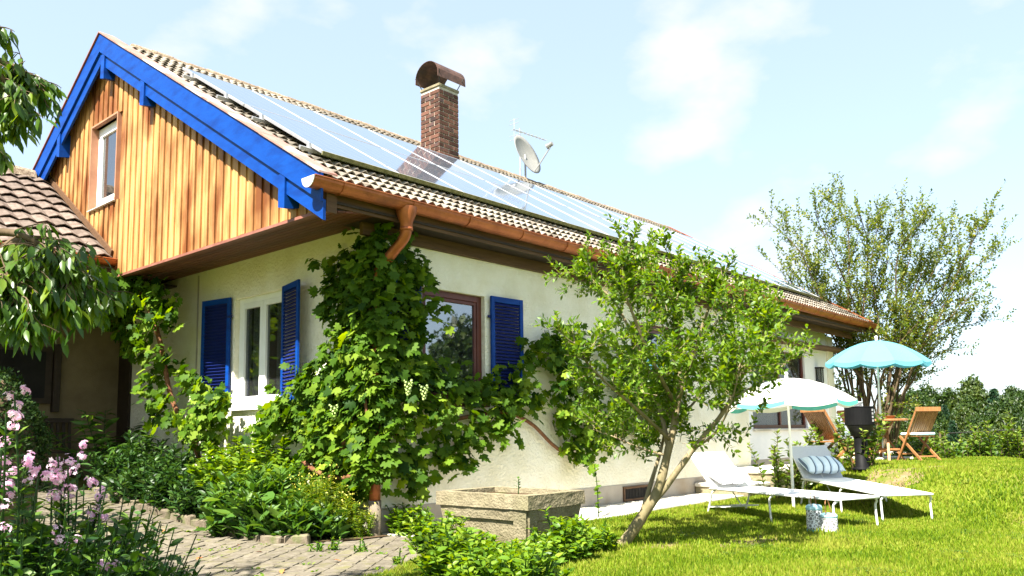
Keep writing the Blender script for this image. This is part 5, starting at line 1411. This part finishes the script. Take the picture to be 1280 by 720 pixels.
def stripe_mat(name, base, dark, sc, thr):
    m, N, L, p = base_mat(name, .9, .1)
    tc = N.new('ShaderNodeTexCoord'); sp = N.new('ShaderNodeSeparateXYZ'); L.new(tc.outputs['Object'], sp.inputs[0])
    mu = N.new('ShaderNodeMath'); mu.operation = 'MULTIPLY'; mu.inputs[1].default_value = sc; L.new(sp.outputs[1], mu.inputs[0])
    fr = N.new('ShaderNodeMath'); fr.operation = 'FRACT'; L.new(mu.outputs[0], fr.inputs[0])
    cr = N.new('ShaderNodeValToRGB'); cr.color_ramp.interpolation = 'CONSTANT'; e = cr.color_ramp.elements
    e[0].position = 0; e[0].color = rgba(base); e[1].position = thr; e[1].color = rgba(dark)
    x = e.new(thr+.18); x.color = rgba((base[0]*.75, base[1]*.82, base[2]*.9)); y = e.new(min(.97, thr+.34)); y.color = rgba(base)
    L.new(fr.outputs[0], cr.inputs[0]); L.new(cr.outputs[0], p.inputs['Base Color']); return m
m_str1 = stripe_mat('grey_stripe', (.58,.57,.56), (.13,.13,.15), 9, .6); m_str2 = stripe_mat('blue_stripe', (.62,.72,.78), (.10,.14,.20), 7.5, .5)
def pillow(name, label, parent_l, mat, wd, ln, th):
    n, m = 12, 16; V = []; F = []
    for sgn in (1, -1):
        for i in range(n+1):
            for j in range(m+1):
                u = i/n*2-1; v = j/m*2-1; h = th*((1-abs(u)**2.6)*(1-abs(v)**3.2))**.5
                pin = 1-.06*(abs(u)*abs(v))
                V.append((u*ln/2*(1-.05*(1-v*v) if abs(u) > .9 else 1), v*wd/2, sgn*h+.01*sin(7*v+3*u)))
    k = (n+1)*(m+1)
    for i in range(n):
        for j in range(m):
            a = i*(m+1)+j; F.append((a, a+m+1, a+m+2, a+1)); F.append((k+a+1, k+a+m+2, k+a+m+1, k+a))
    q = MB(); q.add(V, F); me = q.mesh(name, mat, smooth=True); o = link(name, me); tag(o, label, 'pillow', 'striped pillows on the sun loungers')
    rz = parent_l.rotation_euler.z; H = .40; off = Vector((-.05,0,H+.20)); R = Matrix.Rotation(rz, 3, 'Z')
    o.location = parent_l.location+R @ off; o.rotation_euler = (0, radians(28), rz); return o
pillow('pillow', 'white pillow with faint grey stripes on the sunlit lounger', L1, m_str1, .66, .42, .10)
pillow('pillow', 'blue and dark striped pillow on the shaded lounger', L2, m_str2, .68, .42, .11)

# lanterns with pierced pattern
def lantern(label, p, r, h):
    root = thing('lantern', label, 'lantern', p, 0, 'garden lanterns by the sun lounger')
    mb = MB(); mb.lathe([(r*.9,0),(r,.02),(r,h*.13),(r*.99,h*.13)], (0,0,0), 24); mb.lathe([(.001,.004),(r*.9,.004)], (0,0,0), 24); mb.build('base', c_teal, root, world=False, smooth=True)
    m, N, L, p_ = base_mat('pierced_metal', .5, .4); tc = N.new('ShaderNodeTexCoord'); vo = N.new('ShaderNodeTexVoronoi'); vo.feature = 'DISTANCE_TO_EDGE'; vo.inputs['Scale'].default_value = 26
    L.new(tc.outputs['Object'], vo.inputs['Vector']); cr = N.new('ShaderNodeValToRGB'); cr.color_ramp.elements[0].position = .07; cr.color_ramp.elements[1].position = .12
    cr.color_ramp.elements[0].color = (.78,.80,.78,1); cr.color_ramp.elements[1].color = (.20,.20,.19,1); L.new(vo.outputs['Distance'], cr.inputs[0]); L.new(cr.outputs[0], p_.inputs['Base Color'])
    mb = MB(); mb.lathe([(r*.985,h*.13),(r*.985,h*.84)], (0,0,0), 24); mb.build('body', m, root, world=False, smooth=True)
    mb = MB(); mb.lathe([(r*.99,h*.84),(r,h*.84),(r,h*.93),(r*.9,h),(r*.62,h+.012),(r*.6,h)], (0,0,0), 24); mb.build('collar', c_pale, root, world=False, smooth=True)
    mb = MB(); n = 12; mb.tube([(r*.8*cos(pi*k/n), .02*sin(pi*k/n), h+.0+r*1.7*sin(pi*k/n)) for k in range(n+1)], .006, 6); mb.build('handle', m_teak, root, world=False)
    return root
lantern('taller white and aqua pierced lantern by the sun lounger foot', gp(1019,666,0), .10, .34)
lantern('shorter white and aqua pierced lantern beside the taller one', gp(1037,667,0), .105, .24)

# teak folding chair, facing +x
def chair(label, p, rz, sc=1.15, back=12, group='teak folding chairs on the terrace'):
    root = thing('folding_chair', label, 'chair', p, rz, group); S = sc
    def v(x, y, z): return (x*S, y*S, z*S)
    for s in (-1, 1):
        q = MB(); q.bar(v(.30,s*.22,0), v(-.27,s*.22,.93), .04*S, .025*S, up=(0,1,0)); q.build('back_post', m_teak, root, world=False)
        q = MB(); q.bar(v(-.30,s*.19,0), v(.24,s*.19,.45), .04*S, .022*S, up=(0,1,0)); q.build('leg', m_teak, root, world=False)
    q = MB(); q.bar(v(-.285,-.25,.925), v(-.285,.25,.925), .03*S, .075*S); q.build('top_rail', m_teak, root, world=False)
    q = MB(); q.bar(v(-.03,-.22,.50), v(-.03,.22,.50), .025*S, .05*S); q.build('back_rail', m_teak, root, world=False)
    for k in range(9):
        y = -.175+k*.04375; q = MB(); q.bar(v(-.045,y,.52), v(-.262,y,.89), .03*S, .014*S, up=(1,0,0)); q.build('back_slat', m_teak, root, world=False)
    for k in range(8):
        x = -.16+k*.055; q = MB(); q.bar(v(x,-.185,.455), v(x,.185,.455), .045*S, .016*S); q.build('seat_slat', m_teak, root, world=False)
    q = MB(); q.bar(v(.19,-.2,.14), v(.19,.2,.14), .025*S, .025*S); q.bar(v(-.2,-.2,.10), v(-.2,.2,.10), .025*S, .025*S); q.build('stretcher', m_teak, root, world=False)
    return root
def cushion(label, ch, sc=1.15):
    q = MB(); q.cbox((-.2*sc,-.2*sc,0), (.22*sc,.2*sc,.05*sc), .02); me = q.mesh('seat_cushion', m_cushion); o = link('seat_cushion', me); tag(o, label, 'cushion', 'blue seat cushions')
    o.location = ch.location+Vector((0,0,.465*sc)); o.rotation_euler = ch.rotation_euler
AZV = YAW     # camera bearing
c1 = gp(1150, 577, .62); c1.z = ground(c1.x, c1.y)
ch1 = chair('teak folding chair with its back to the lawn, right of the table', c1, AZV+radians(14), 1.12)
cushion('pale blue cushion on the chair right of the table', ch1, 1.12)
c2 = gp(1076, 574, .62); c2.z = ground(c2.x, c2.y)
ch2 = chair('teak folding chair half hidden behind the black grill', c2, AZV-radians(78), 1.12)
cushion('pale blue cushion on the chair behind the grill', ch2, 1.12)
c3 = pt(1040, 600, 15.6); c3.z = ground(c3.x, c3.y)
ch3 = chair('teak folding chair leaning behind the laurel bushes near the wall', c3, AZV-radians(72), 1.3)
# round teak table
tpz = gp(1100, 572, .62); tpz = pt(1106, 565, (up2-Vector((0,0,EYE))).dot(_f)-.5); tpz.z = ground(tpz.x, tpz.y)
tbl = thing('garden_table', 'round teak garden table beside the turquoise parasol', 'table', tpz)
mb = MB(); mb.lathe([(.001,.86),(.46,.86),(.48,.85),(.48,.825),(.46,.815),(.001,.815)], (0,0,0), 28); mb.build('table_top', m_teak, tbl, world=False)
for k in range(4):
    a = k*pi/2+.5; q = MB(); q.bar((cos(a)*.38,sin(a)*.38,0), (cos(a+2.6)*.2,sin(a+2.6)*.2,.815), .05, .04); q.build('leg', m_teak, tbl, world=False)
mb = MB(); mb.bar((-.3,0,.2), (.3,0,.2), .04, .04); mb.bar((0,-.3,.241), (0,.3,.241), .04, .04); mb.build('stretcher', m_teak, tbl, world=False)
bw = thing('fruit_bowl', 'small bowl on the round teak table', 'bowl', tpz+Vector((.12,-.1,.862))); mb = MB(); mb.lathe([(.001,0),(.07,.0),(.12,.06),(.125,.065),(.115,.06),(.06,.012),(.001,.012)], (0,0,0), 16); mb.build('bowl', m_teak, bw, world=False, smooth=True)
# black pillar grill
gpz = gp(1078, 585, .60); gpz.z = ground(gpz.x, gpz.y)
D_ = (gpz-Vector((0,0,EYE))).dot(_f); pxm = FPX/D_
grill = thing('pillar_grill', 'black round pillar barbecue grill in front of the table', 'grill', gpz)
zt_ = zat(1080,509,gpz)-gpz.z; zb2 = zat(1080,531,gpz)-gpz.z; zf = zat(1080,546,gpz)-gpz.z; rg = 17.5/pxm; rp = 8/pxm
mb = MB(); mb.lathe([(.001,0),(rp*1.5,0),(rp*1.5,.04),(rp,.06),(rp,zf)], (0,0,0), 20); mb.build('pillar', m_black, grill, world=False, smooth=True)
mb = MB(); mb.lathe([(rp,zf),(rp*1.3,zf+.02),(rg*.9,zb2-.01)], (0,0,0), 24); mb.build('funnel', m_iron, grill, world=False, smooth=True)
mb = MB(); mb.lathe([(rg*.93,zb2-.01),(rg,zb2),(rg,zt_),(rg*1.03,zt_),(rg*1.03,zt_+.015),(rg*.95,zt_+.015),(rg*.95,zt_-.08),(.001,zt_-.08)], (0,0,0), 28); mb.build('drum', m_black, grill, world=False, smooth=False)
mb = MB(); 
for k in range(9): x = -rg*.85+k*rg*.21; l = sqrt(max(.01, rg*rg*.8-x*x)); mb.tube([(x,-l,zt_-.005),(x,l,zt_-.005)], .008, 5)
mb.build('grate', m_alu, grill, world=False)
a = atan2(-_f.y, -_f.x)+.62
for k in range(4):
    vent = MB(); vent.cbox((-.02,-.012,zb2+.05+k*(zt_-zb2)/5), (.02,.012,zb2+.09+k*(zt_-zb2)/5), .003)
    o = vent.build('vent', m_alu, grill, world=False); o.rotation_euler = (0,0,a); o.location = (cos(a)*rg, sin(a)*rg, 0)
pot = thing('white_pot', 'small pale pot standing on the black grill', 'pot', gpz+Vector((.05,.08,zt_+.006))); mb = MB(); mb.lathe([(.001,0),(.10,.0),(.13,.09),(.135,.10),(.12,.10),(.09,.02),(.001,.02)], (0,0,0), 16); mb.build('pot_body', m_white, pot, world=False, smooth=True)

# ------------------------------------------------------------------ shrubs and flowers
def laurel(name, label, c, hgt, n, rad, group=None, ls=.13):
    return plant(name, label, 'shrub', c, rad, hgt, n, OVAL, ls, L_laurel, lean=.45, step=.055, whorl=2, up=.55, start=.15, group=group, mstem=m_bark_d)
for (x, y, h, n, rad, lab) in ((972,598,1.35,10,.40,'tall laurel bush left of the white parasol pole'), (1003,598,1.25,9,.35,'slim laurel bush between parasol pole and teak chair'), (1038,598,1.25,11,.40,'laurel bush in front of the teak chair by the wall'), (1078,606,1.1,13,.34,'dense laurel bush beside the black grill pillar')):
    p = pt(x, y, 14.6 if x > 1060 else 15.5); p.z = 0; laurel('laurel_bush', lab, (p.x, p.y), h, n, rad, 'laurel bushes along the terrace edge')
hx = [(1172,577),(1190,575),(1206,577),(1224,578),(1243,581),(1262,581),(1277,580),(1296,583),(1150,574),(1128,572)]
for i, (x, y) in enumerate(hx):
    D = 17.5+rng.uniform(-.3,.5); p = pt(x, y, D); q = (p.x, p.y)
    laurel('hedge_plant', 'young laurel hedge plant at the edge of the lawn', q, (.8,.55,.6,.8,1.05,.8,1.2,1.0,.6,.6)[i], (6,6,7,5,7,6,7,7,7,7)[i], .28, 'young hedge plants behind the lawn', .13)
for i, (x, y) in enumerate(((1232,577),(1216,576),(1160,573),(1140,572),(1100,570),(1182,574))):
    p = pt(x, y, 18.3); plant('low_shrub', 'low leafy green shrub between the hedge plants', 'shrub', (p.x, p.y), .45, .45, 16, OVAL, .11, L_mid, group='low shrubs at the lawn edge', start=.1)
# fence wire behind the hedge
fw_ = thing('wire_fence', 'thin wire strung on slim posts behind the young hedge', 'fence', pt(1240, 575, 19))
a, b = pt(1175,542,19.5), pt(1400,530,18); mb = MB(); mb.tube([a, b], .012, 5); mb.build('wire', m_iron, fw_)
for t in (0,.92):
    c = a.lerp(b, t); q = MB(); q.tube([(c.x,c.y,ground(c.x,c.y)-.2),(c.x,c.y,c.z+.03)], .025, 6); q.build('post', m_bark_d, fw_)

# plants round the trough
tw = [(514,668,.42,.34),(545,655,.38,.3),(548,690,.42,.36),(590,700,.27,.34),(628,714,.30,.34),(668,708,.32,.34),(702,700,.36,.34),(735,690,.30,.3),(610,735,.34,.4),(660,740,.36,.4),(700,668,.30,.18),(570,722,.4,.35)]
for i, (x, y, h, r_) in enumerate(tw):
    p = gp(x, y, 0); plant('mint_clump', ('leafy green herb clump at the foot of the stone trough'), 'plant', (p.x, p.y), r_, h*1.25*rng.uniform(.85,1.2), 60, OVAL, .10, L_light, group='leafy clumps round the stone trough', step=.042, whorl=2, start=.2, lean=.7, hvar=.6)
# weeds on lawn edge and by the tree foot
for i, (x, y) in enumerate(((760,690),(790,676),(830,616),(866,612),(905,608),(450,690),(500,705),(395,690),(420,688))):
    p = gp(x, y, 0); plant('weed_tuft', 'small weed tuft at the edge of path and lawn', 'plant', (p.x, p.y), .10, .16, 8, OVAL, .05, L_light, group='small weeds along the path edge', step=.03, start=.05)

# bed in front of the gable wall
for i, (x, y, h) in enumerate(((5.98,13.6,.85),(6.35,13.2,.95),(5.92,12.8,.85),(6.3,12.3,.95),(5.95,12.0,.8),(6.4,11.6,.85),(6.0,11.3,.75),(6.4,14.1,1.1),(5.95,14.2,.9),(6.05,10.8,.6),(6.0,12.4,.6),(5.85,13.2,.55))):
    plant('border_perennial', 'dark green leafy perennial in the shaded bed', 'plant', (x, y),   .45, h, 60, tpl_lance(.42), .14, L_dark, group='dark leafy perennials in the flower bed', step=.06, whorl=2, start=.12, lean=.5, up=.55, hvar=.5)
for i, (x, y, h) in enumerate(((5.95,10.35,.80),(5.92,9.85,.95),(6.25,10.0,.95),(6.2,9.5,.9),(5.92,9.35,.80),(6.45,10.5,.9),(5.95,9.0,.6),(5.80,10.1,.55),(5.80,9.5,.55),(6.1,8.75,.5))):
    plant('lance_leaf_plant', 'bright green clump of long pointed leaves in the bed', 'plant', (x, y),   .38, h, 40, tpl_lance(.36), .20, L_mid, group='pointed leaf clumps in the flower bed', step=.075, whorl=3, start=.2, lean=.6, up=.75, hvar=.5)
for i, (x, y, h) in enumerate(((6.5,11.0,1.35),(6.55,10.5,1.3),(6.5,11.6,1.15))):
    plant('astilbe', 'light green feathery shrub below the white window', 'shrub', (x, y),   .48, h, 38, OVAL, .13, L_light, group='feathery shrubs under the window', step=.06, whorl=3, start=.35, lean=.5)
for i, (x, y, h) in enumerate(((5.9,14.6,1.5),)):
    plant('peony', 'tall loose peony stems before the porch', 'plant', (x, y), .35, h, 9, LANCE, .26, L_mid, step=.12, whorl=3, start=.45, lean=.8, up=.1)
# hosta leaves at the kerb
hb = Vector((5.80, 9.75, ground(5.8,9.75)+.05)); hosta = thing('hosta', 'hosta with broad round leaves at the kerb edge', 'plant', hb)
hl = Leaves(); mb = MB()
for k in range(15):
    a = pi+rng.uniform(-1.5,1.5); r = rng.uniform(.1,.35); b = hb+Vector((cos(a)*r, sin(a)*r*1.6, rng.uniform(.18,.5))); d = Vector((cos(a)*.7, sin(a)*.7, rng.uniform(-.6,.2)))
    hl.add(b, d, Vector((-.4,0,1))+rv(.2), rng.uniform(.2,.3)); mb.tube([hb, (hb+b)/2+Vector((0,0,.08)), b], .008, 4)
mb.build('stems', L_mid, hosta)
L_mid_o = leafmat('hosta_leaf', (.03,.085,.012), (.06,.14,.018), (.12,.20,.03), trans=.3, objrand=True)
leaf_parts(hl, ROUND, L_mid, L_mid_o, hosta, 15)
# yellow spikes by the corner
for i, (x, y, h) in enumerate(((6.15,9.05,.85),(6.35,8.85,.95),(6.55,8.95,.80),(6.45,8.6,.6),(6.62,8.5,.45))):
    r_, l_ = stems_plant('yellow_loosestrife', 'feathery yellow green spikes with small yellow flowers', 'plant', (x, y), .17, h, 15, LANCE, .075, L_yellow, group='yellow flowering spikes at the house corner', step=.018, whorl=3, start=.05, lean=.2, up=.35)
    foliage('foliage', l_, tpl_lance(.16), L_yellow, r_)
    fl_ = Leaves(); g = ground(x, y)
    for k in range(40):
        a = rng.uniform(0, 6.28); fl_.add(Vector((x+rng.gauss(0,.12), y+rng.gauss(0,.12), g+h*rng.uniform(.72,1.0))), runit(), runit(), .028)
    foliage('flowers', fl_, DIAMW, L_yflower, r_)

# pink phlox in the foreground
heads = [(18,492,4.6),(8,515,4.5),(72,568,5.0),(66,585,5.0),(85,582,5.0),(98,564,5.1),(82,598,5.0),(76,610,5.0),(33,570,4.8),(30,585,4.8),(48,598,4.8),(126,600,5.2),(128,620,5.2),(122,632,5.2),(80,672,4.6),(3,640,4.4),(130,706,4.6),(20,598,4.7),(2,560,4.7)]
ph_c = pt(50, 640, 4.9)
PX = [(ph_c.x, ph_c.y)]
def phlox(c, hs, label):
    g = ground(c[0], c[1]); root = thing('phlox', label, 'flowers', (c[0], c[1], g), 0, 'pink flowering clumps beside the path'); lv = Leaves(); lf = Leaves(); mb = MB(); pet = Leaves()
    for h in hs:
        b = Vector((c[0]+(h.x-c[0])*.5, c[1]+(h.y-c[1])*.5, g)); s_ = spline([b, b.lerp(h,.55)+rv(.03), h], 6); mb.tube(s_, [.006]*len(s_), 4, cap=False)
        n = int(h.z/.055)
        for k in range(n):
            t = .2+.72*k/n; p, d = along_path(s_, t)
            for w_ in range(2): a = k*1.57+w_*pi+.4; lv.add(p, Vector((cos(a), sin(a), .3))+rv(.35), Vector((0,0,1))+rv(.45), rng.uniform(.06,.13)*(1.1-t*.4))
        hs_ = rng.uniform(.38,.7)
        subs = [h+Vector((rng.gauss(0,.035), rng.gauss(0,.035), rng.uniform(-.09,.05))) for _ in range(rng.randint(3,5))]
        for k in range(int(75*hs_)):
            d = runit()*rng.random()**.4; q = rng.choice(subs)+Vector((d.x*.034, d.y*.034, d.z*.03)); nn = (d+Vector((0,0,.3))).normalized(); o_ = nn.orthogonal()
            o_ = Matrix.Rotation(rng.random()*6.28, 3, nn) @ o_
            cr_ = rng.random()
            for w_ in range(5): pet.add(q, Matrix.Rotation(w_*1.2566, 3, nn) @ o_, nn, .0165, cr_)
    for k in range(420):
        a = rng.uniform(0,6.28); q = sqrt(rng.random()); b = Vector((c[0]+q*.62*cos(a), c[1]+q*.62*sin(a), g)); h = rng.uniform(.35,.92)*(1.05-.55*q*q); e = b+Vector((cos(a)*.25*q, sin(a)*.25*q, h))+rv(.07)
        s_ = [b, b.lerp(e,.5), e]; mb.tube(s_, .004, 4, cap=False)
        for j in range(int(h/.065)):
            p, d = along_path(s_, .15+.85*j/(h/.065))
            for w_ in range(2): a2 = j*1.6+w_*pi+k; lf.add(p, Vector((cos(a2), sin(a2), .5))+rv(.3), Vector((0,0,1))+rv(.45), rng.uniform(.06,.11))
    mb.build('stems', L_mid, root); foliage('foliage', lv, LANCE, L_mid, root); foliage('foliage', lf, tpl_lance(.44), L_mid, root); foliage('flowers', pet, DIAMW, L_pink, root)
hp = [pt(*h) for h in heads]
cA, cB, cC = pt(20,640,4.6), pt(85,650,5.1), pt(30,700,5.6)
phlox((cA.x, cA.y), [h for i, h in enumerate(hp) if heads[i][0] < 60], 'pink flowering phlox clump at the picture edge before the box bush')
phlox((cB.x, cB.y), [h for i, h in enumerate(hp) if heads[i][0] >= 60], 'pink flowering phlox clump spilling towards the path')
# clipped box bush
bc = pt(-22, 560, 7.6); bg_ = ground(bc.x, bc.y); box = thing('box_bush', 'dark clipped box bush at the left edge', 'bush', (bc.x, bc.y, bg_))
lv = Leaves()
for k in range(9000):
    d = runit(); d.z = abs(d.z)*1.0 if d.z < -.2 else d.z
    bum = 1+.05*sin(d.x*9+1)*sin(d.y*8)+.04*sin(d.z*11+d.x*5); q = Vector((d.x*.55, d.y*.55, d.z*1.0))*bum*rng.uniform(.86,1.0)
    p = Vector((bc.x, bc.y, bg_+1.02))+q
    if p.z > bg_: lv.add(p, d*.5+rv(.6), d+rv(.4), rng.uniform(.03,.05))
foliage('foliage', lv, DIAMW, L_box, box)
mb = MB(); mb.lathe([(.001,.0),(.35,.05),(.46,.5),(.47,1.0),(.38,1.55),(.2,1.85),(.001,1.92)], (bc.x, bc.y, bg_), 16); mb.build('twig_core', m_bark_d, box, smooth=True)

# dry leaves on the path
dl = [(268,660),(245,700),(318,690),(352,712),(415,700),(205,668),(180,690),(298,682)]
dme, _t = leaf_mesh, None
q = Leaves(); q.add((0,0,0), (0,1,0), (0,0,1), .11); dmesh = leaf_mesh('dry_leaf', q, OVAL, m_dryleaf)
for (x, y) in dl:
    p = gp(x, y, .03); p.z = ground(p.x, p.y)+.035; o = link('dry_leaf', dmesh, None, p, (rng.uniform(-.2,.2), rng.uniform(-.2,.2), rng.uniform(0,6))); tag(o, 'single dry orange leaf lying on the paved path', 'leaf', 'dry leaves on the path')

# ------------------------------------------------------------------ grass
def lawn_ok(x, y):
    if y > 7.18 and x < 18.8: return False
    if inside((x, y), PATH) or inside((x, y), WALK): return False
    if TX0-.02 < x < TX1+.02 and TY0-.02 < y < TY1+.02: return False
    if 15.1 < x < 18.9 and 7.2 < y < 8.5: return False
    return True
def hashn(x, y): return .5+.25*np.sin(x*1.7+2.1*np.sin(y*1.3))+.25*np.sin(y*2.3+1.7*np.sin(x*.9+1))
NB = 330000
Dd = 6.2*(21.0/6.2)**nr.random(NB); tt = nr.uniform(-.22, .72, NB)
gx = Dd*cos(YAW)+Dd*tt*sin(YAW); gy = Dd*sin(YAW)-Dd*tt*cos(YAW)
keep = np.array([lawn_ok(a, b) for a, b in zip(gx, gy)])
# bare earth on the bank and round the tree foot
bare = sum(np.exp(-(((gx-a)/(c*.95))**2+((gy-b)/(d*.95))**2)) for a, b, c, d in BARE)*.93
keep &= nr.random(NB) > bare*1.0
gx, gy, Dd = gx[keep], gy[keep], Dd[keep]; n = len(gx)
gzv = np.array([ground(a, b) for a, b in zip(gx, gy)])-.006
az = nr.uniform(0, 2*pi, n); hh = nr.uniform(.03,.062,n)*(.8+.5*hashn(gx*1.5, gy*1.5)); ww = (.0045+.0008*Dd)*nr.uniform(.7,1.2,n)
for (fx, fy, fr_) in ((tb.x,tb.y,.35),(up1.x,up1.y,.2),(TX0,TY0,.3),(TX1,TY0,.3),(11.53,6.08,.15),(10.72,3.9,.15),(11.2,3.81,.15),(12.31,6.05,.15),(10.95,4.83,.15),(10.35,4.05,.2),(9.0,7.1,.3),(11,7.2,.3),(13,7.3,.3)):
    hh = hh*(1+.9*np.exp(-((gx-fx)**2+(gy-fy)**2)/fr_**2))
hh = hh*np.where(nr.random(n) > .985, 1.6, 1)
ln = nr.uniform(.0,.035,n); la = nr.uniform(0,2*pi,n)
V = np.empty((n,3,3)); V[:,0] = np.stack((gx-np.cos(az)*ww, gy-np.sin(az)*ww, gzv),1); V[:,1] = np.stack((gx+np.cos(az)*ww, gy+np.sin(az)*ww, gzv),1); V[:,2] = np.stack((gx+np.cos(la)*ln, gy+np.sin(la)*ln, gzv+hh),1)
T = np.arange(n*3).reshape(n,3)
gr = link('grass', np_mesh('grass', V.reshape(-1,3), T, m_grass, np.repeat(nr.random(n),3))); tag(gr, 'short sunlit lawn grass in front of the house', 'grass', kind='stuff')
cl_ = Leaves()
for k in range(420):
    i = int(nr.integers(0, n)); cx_, cy_ = gx[i], gy[i]
    if hashn(cx_*1.9+3, cy_*1.6) < .62 or Dd[i] > 14: continue
    for j in range(rng.randint(10, 26)):
        a = rng.uniform(0,6.28); r = abs(rng.gauss(0,.13)); x_, y_ = cx_+r*cos(a), cy_+r*sin(a)
        if not lawn_ok(x_, y_): continue
        for w_ in range(3): aa = a+w_*2.09; cl_.add((x_, y_, ground(x_, y_)+rng.uniform(.03,.05)), Vector((cos(aa),sin(aa),.1)), Vector((0,0,1))+rv(.2), rng.uniform(.018,.028))
o = link('clover', leaf_mesh('clover', cl_, DIAMW, L_mid)); tag(o, 'small clover patches growing in the lawn', 'clover', kind='stuff')
# weeds in the joints of the path
lv = Leaves()
for k in range(260):
    x, y = rng.choice(vis[:900]); x += .14*cos(ang); y += .14*sin(ang)
    if hashn(x*2, y*2) < .5: continue
    for j in range(rng.randint(2,6)): a = rng.uniform(0,6.28); lv.add((x+rng.uniform(-.05,.05), y+rng.uniform(-.05,.05), ground(x,y)+.01), Vector((cos(a),sin(a),.6)), (0,0,1), rng.uniform(.03,.06))
o = foliage('joint_weeds', lv, DIAMW, L_light, None, world=False) if False else link('joint_weeds', leaf_mesh('joint_weeds', lv, DIAMW, L_light)); tag(o, 'tiny weeds growing in the joints of the path', 'weeds', kind='stuff')
print('grass blades', n)

# ------------------------------------------------------------------ labels that single out alike things by their order in the picture
ORD = ['first','second','third','fourth','fifth','sixth','seventh','eighth','ninth','tenth','eleventh','twelfth','thirteenth','fourteenth','fifteenth','sixteenth']
def picx(o):
    d = Vector(o.location)-Vector((0,0,EYE)); return d.dot(_r)/max(d.dot(_f), .01)
def order_labels(sel, fmt):
    for i, o in enumerate(sorted(sel, key=picx)): o['label'] = fmt.format(ORD[i])
tops = [o for o in scene.objects if o.parent is None and 'label' in o]
def named(n): return [o for o in tops if o.name.split('.')[0] == n]
order_labels(named('mint_clump'), 'leafy green herb clump round the stone trough, {} from the left')
order_labels(named('border_perennial'), 'dark leafy perennial in the shaded bed, {} from the left')
order_labels(named('lance_leaf_plant'), 'clump of long pointed bright leaves in the bed, {} from the left')
order_labels(named('hedge_plant'), 'young laurel plant of the hedge behind the lawn, {} from the left')
order_labels(named('astilbe'), 'light green feathery shrub below the white window, {} from the left')
order_labels(named('yellow_loosestrife'), 'feathery spikes with yellow flowers at the house corner, {} from the left')
order_labels(named('low_shrub'), 'low leafy shrub at the lawn edge behind the chairs, {} from the left')
order_labels(named('weed_tuft'), 'small weed tuft on the edge of path and lawn, {} from the left')
order_labels(named('dry_leaf'), 'dry orange leaf lying on the paved path, {} from the left')
for row_ in ('back', 'middle', 'front'):
    for n_, w_ in (('fir_tree', 'dark pointed fir'), ('forest_tree', 'round crowned broadleaf tree')):
        order_labels([o for o in named(n_) if o.get('row') == row_], w_+' in the '+row_+' row of the distant wood, {} from the left')
for o in tops:
    if 'row' in o: del o['row']
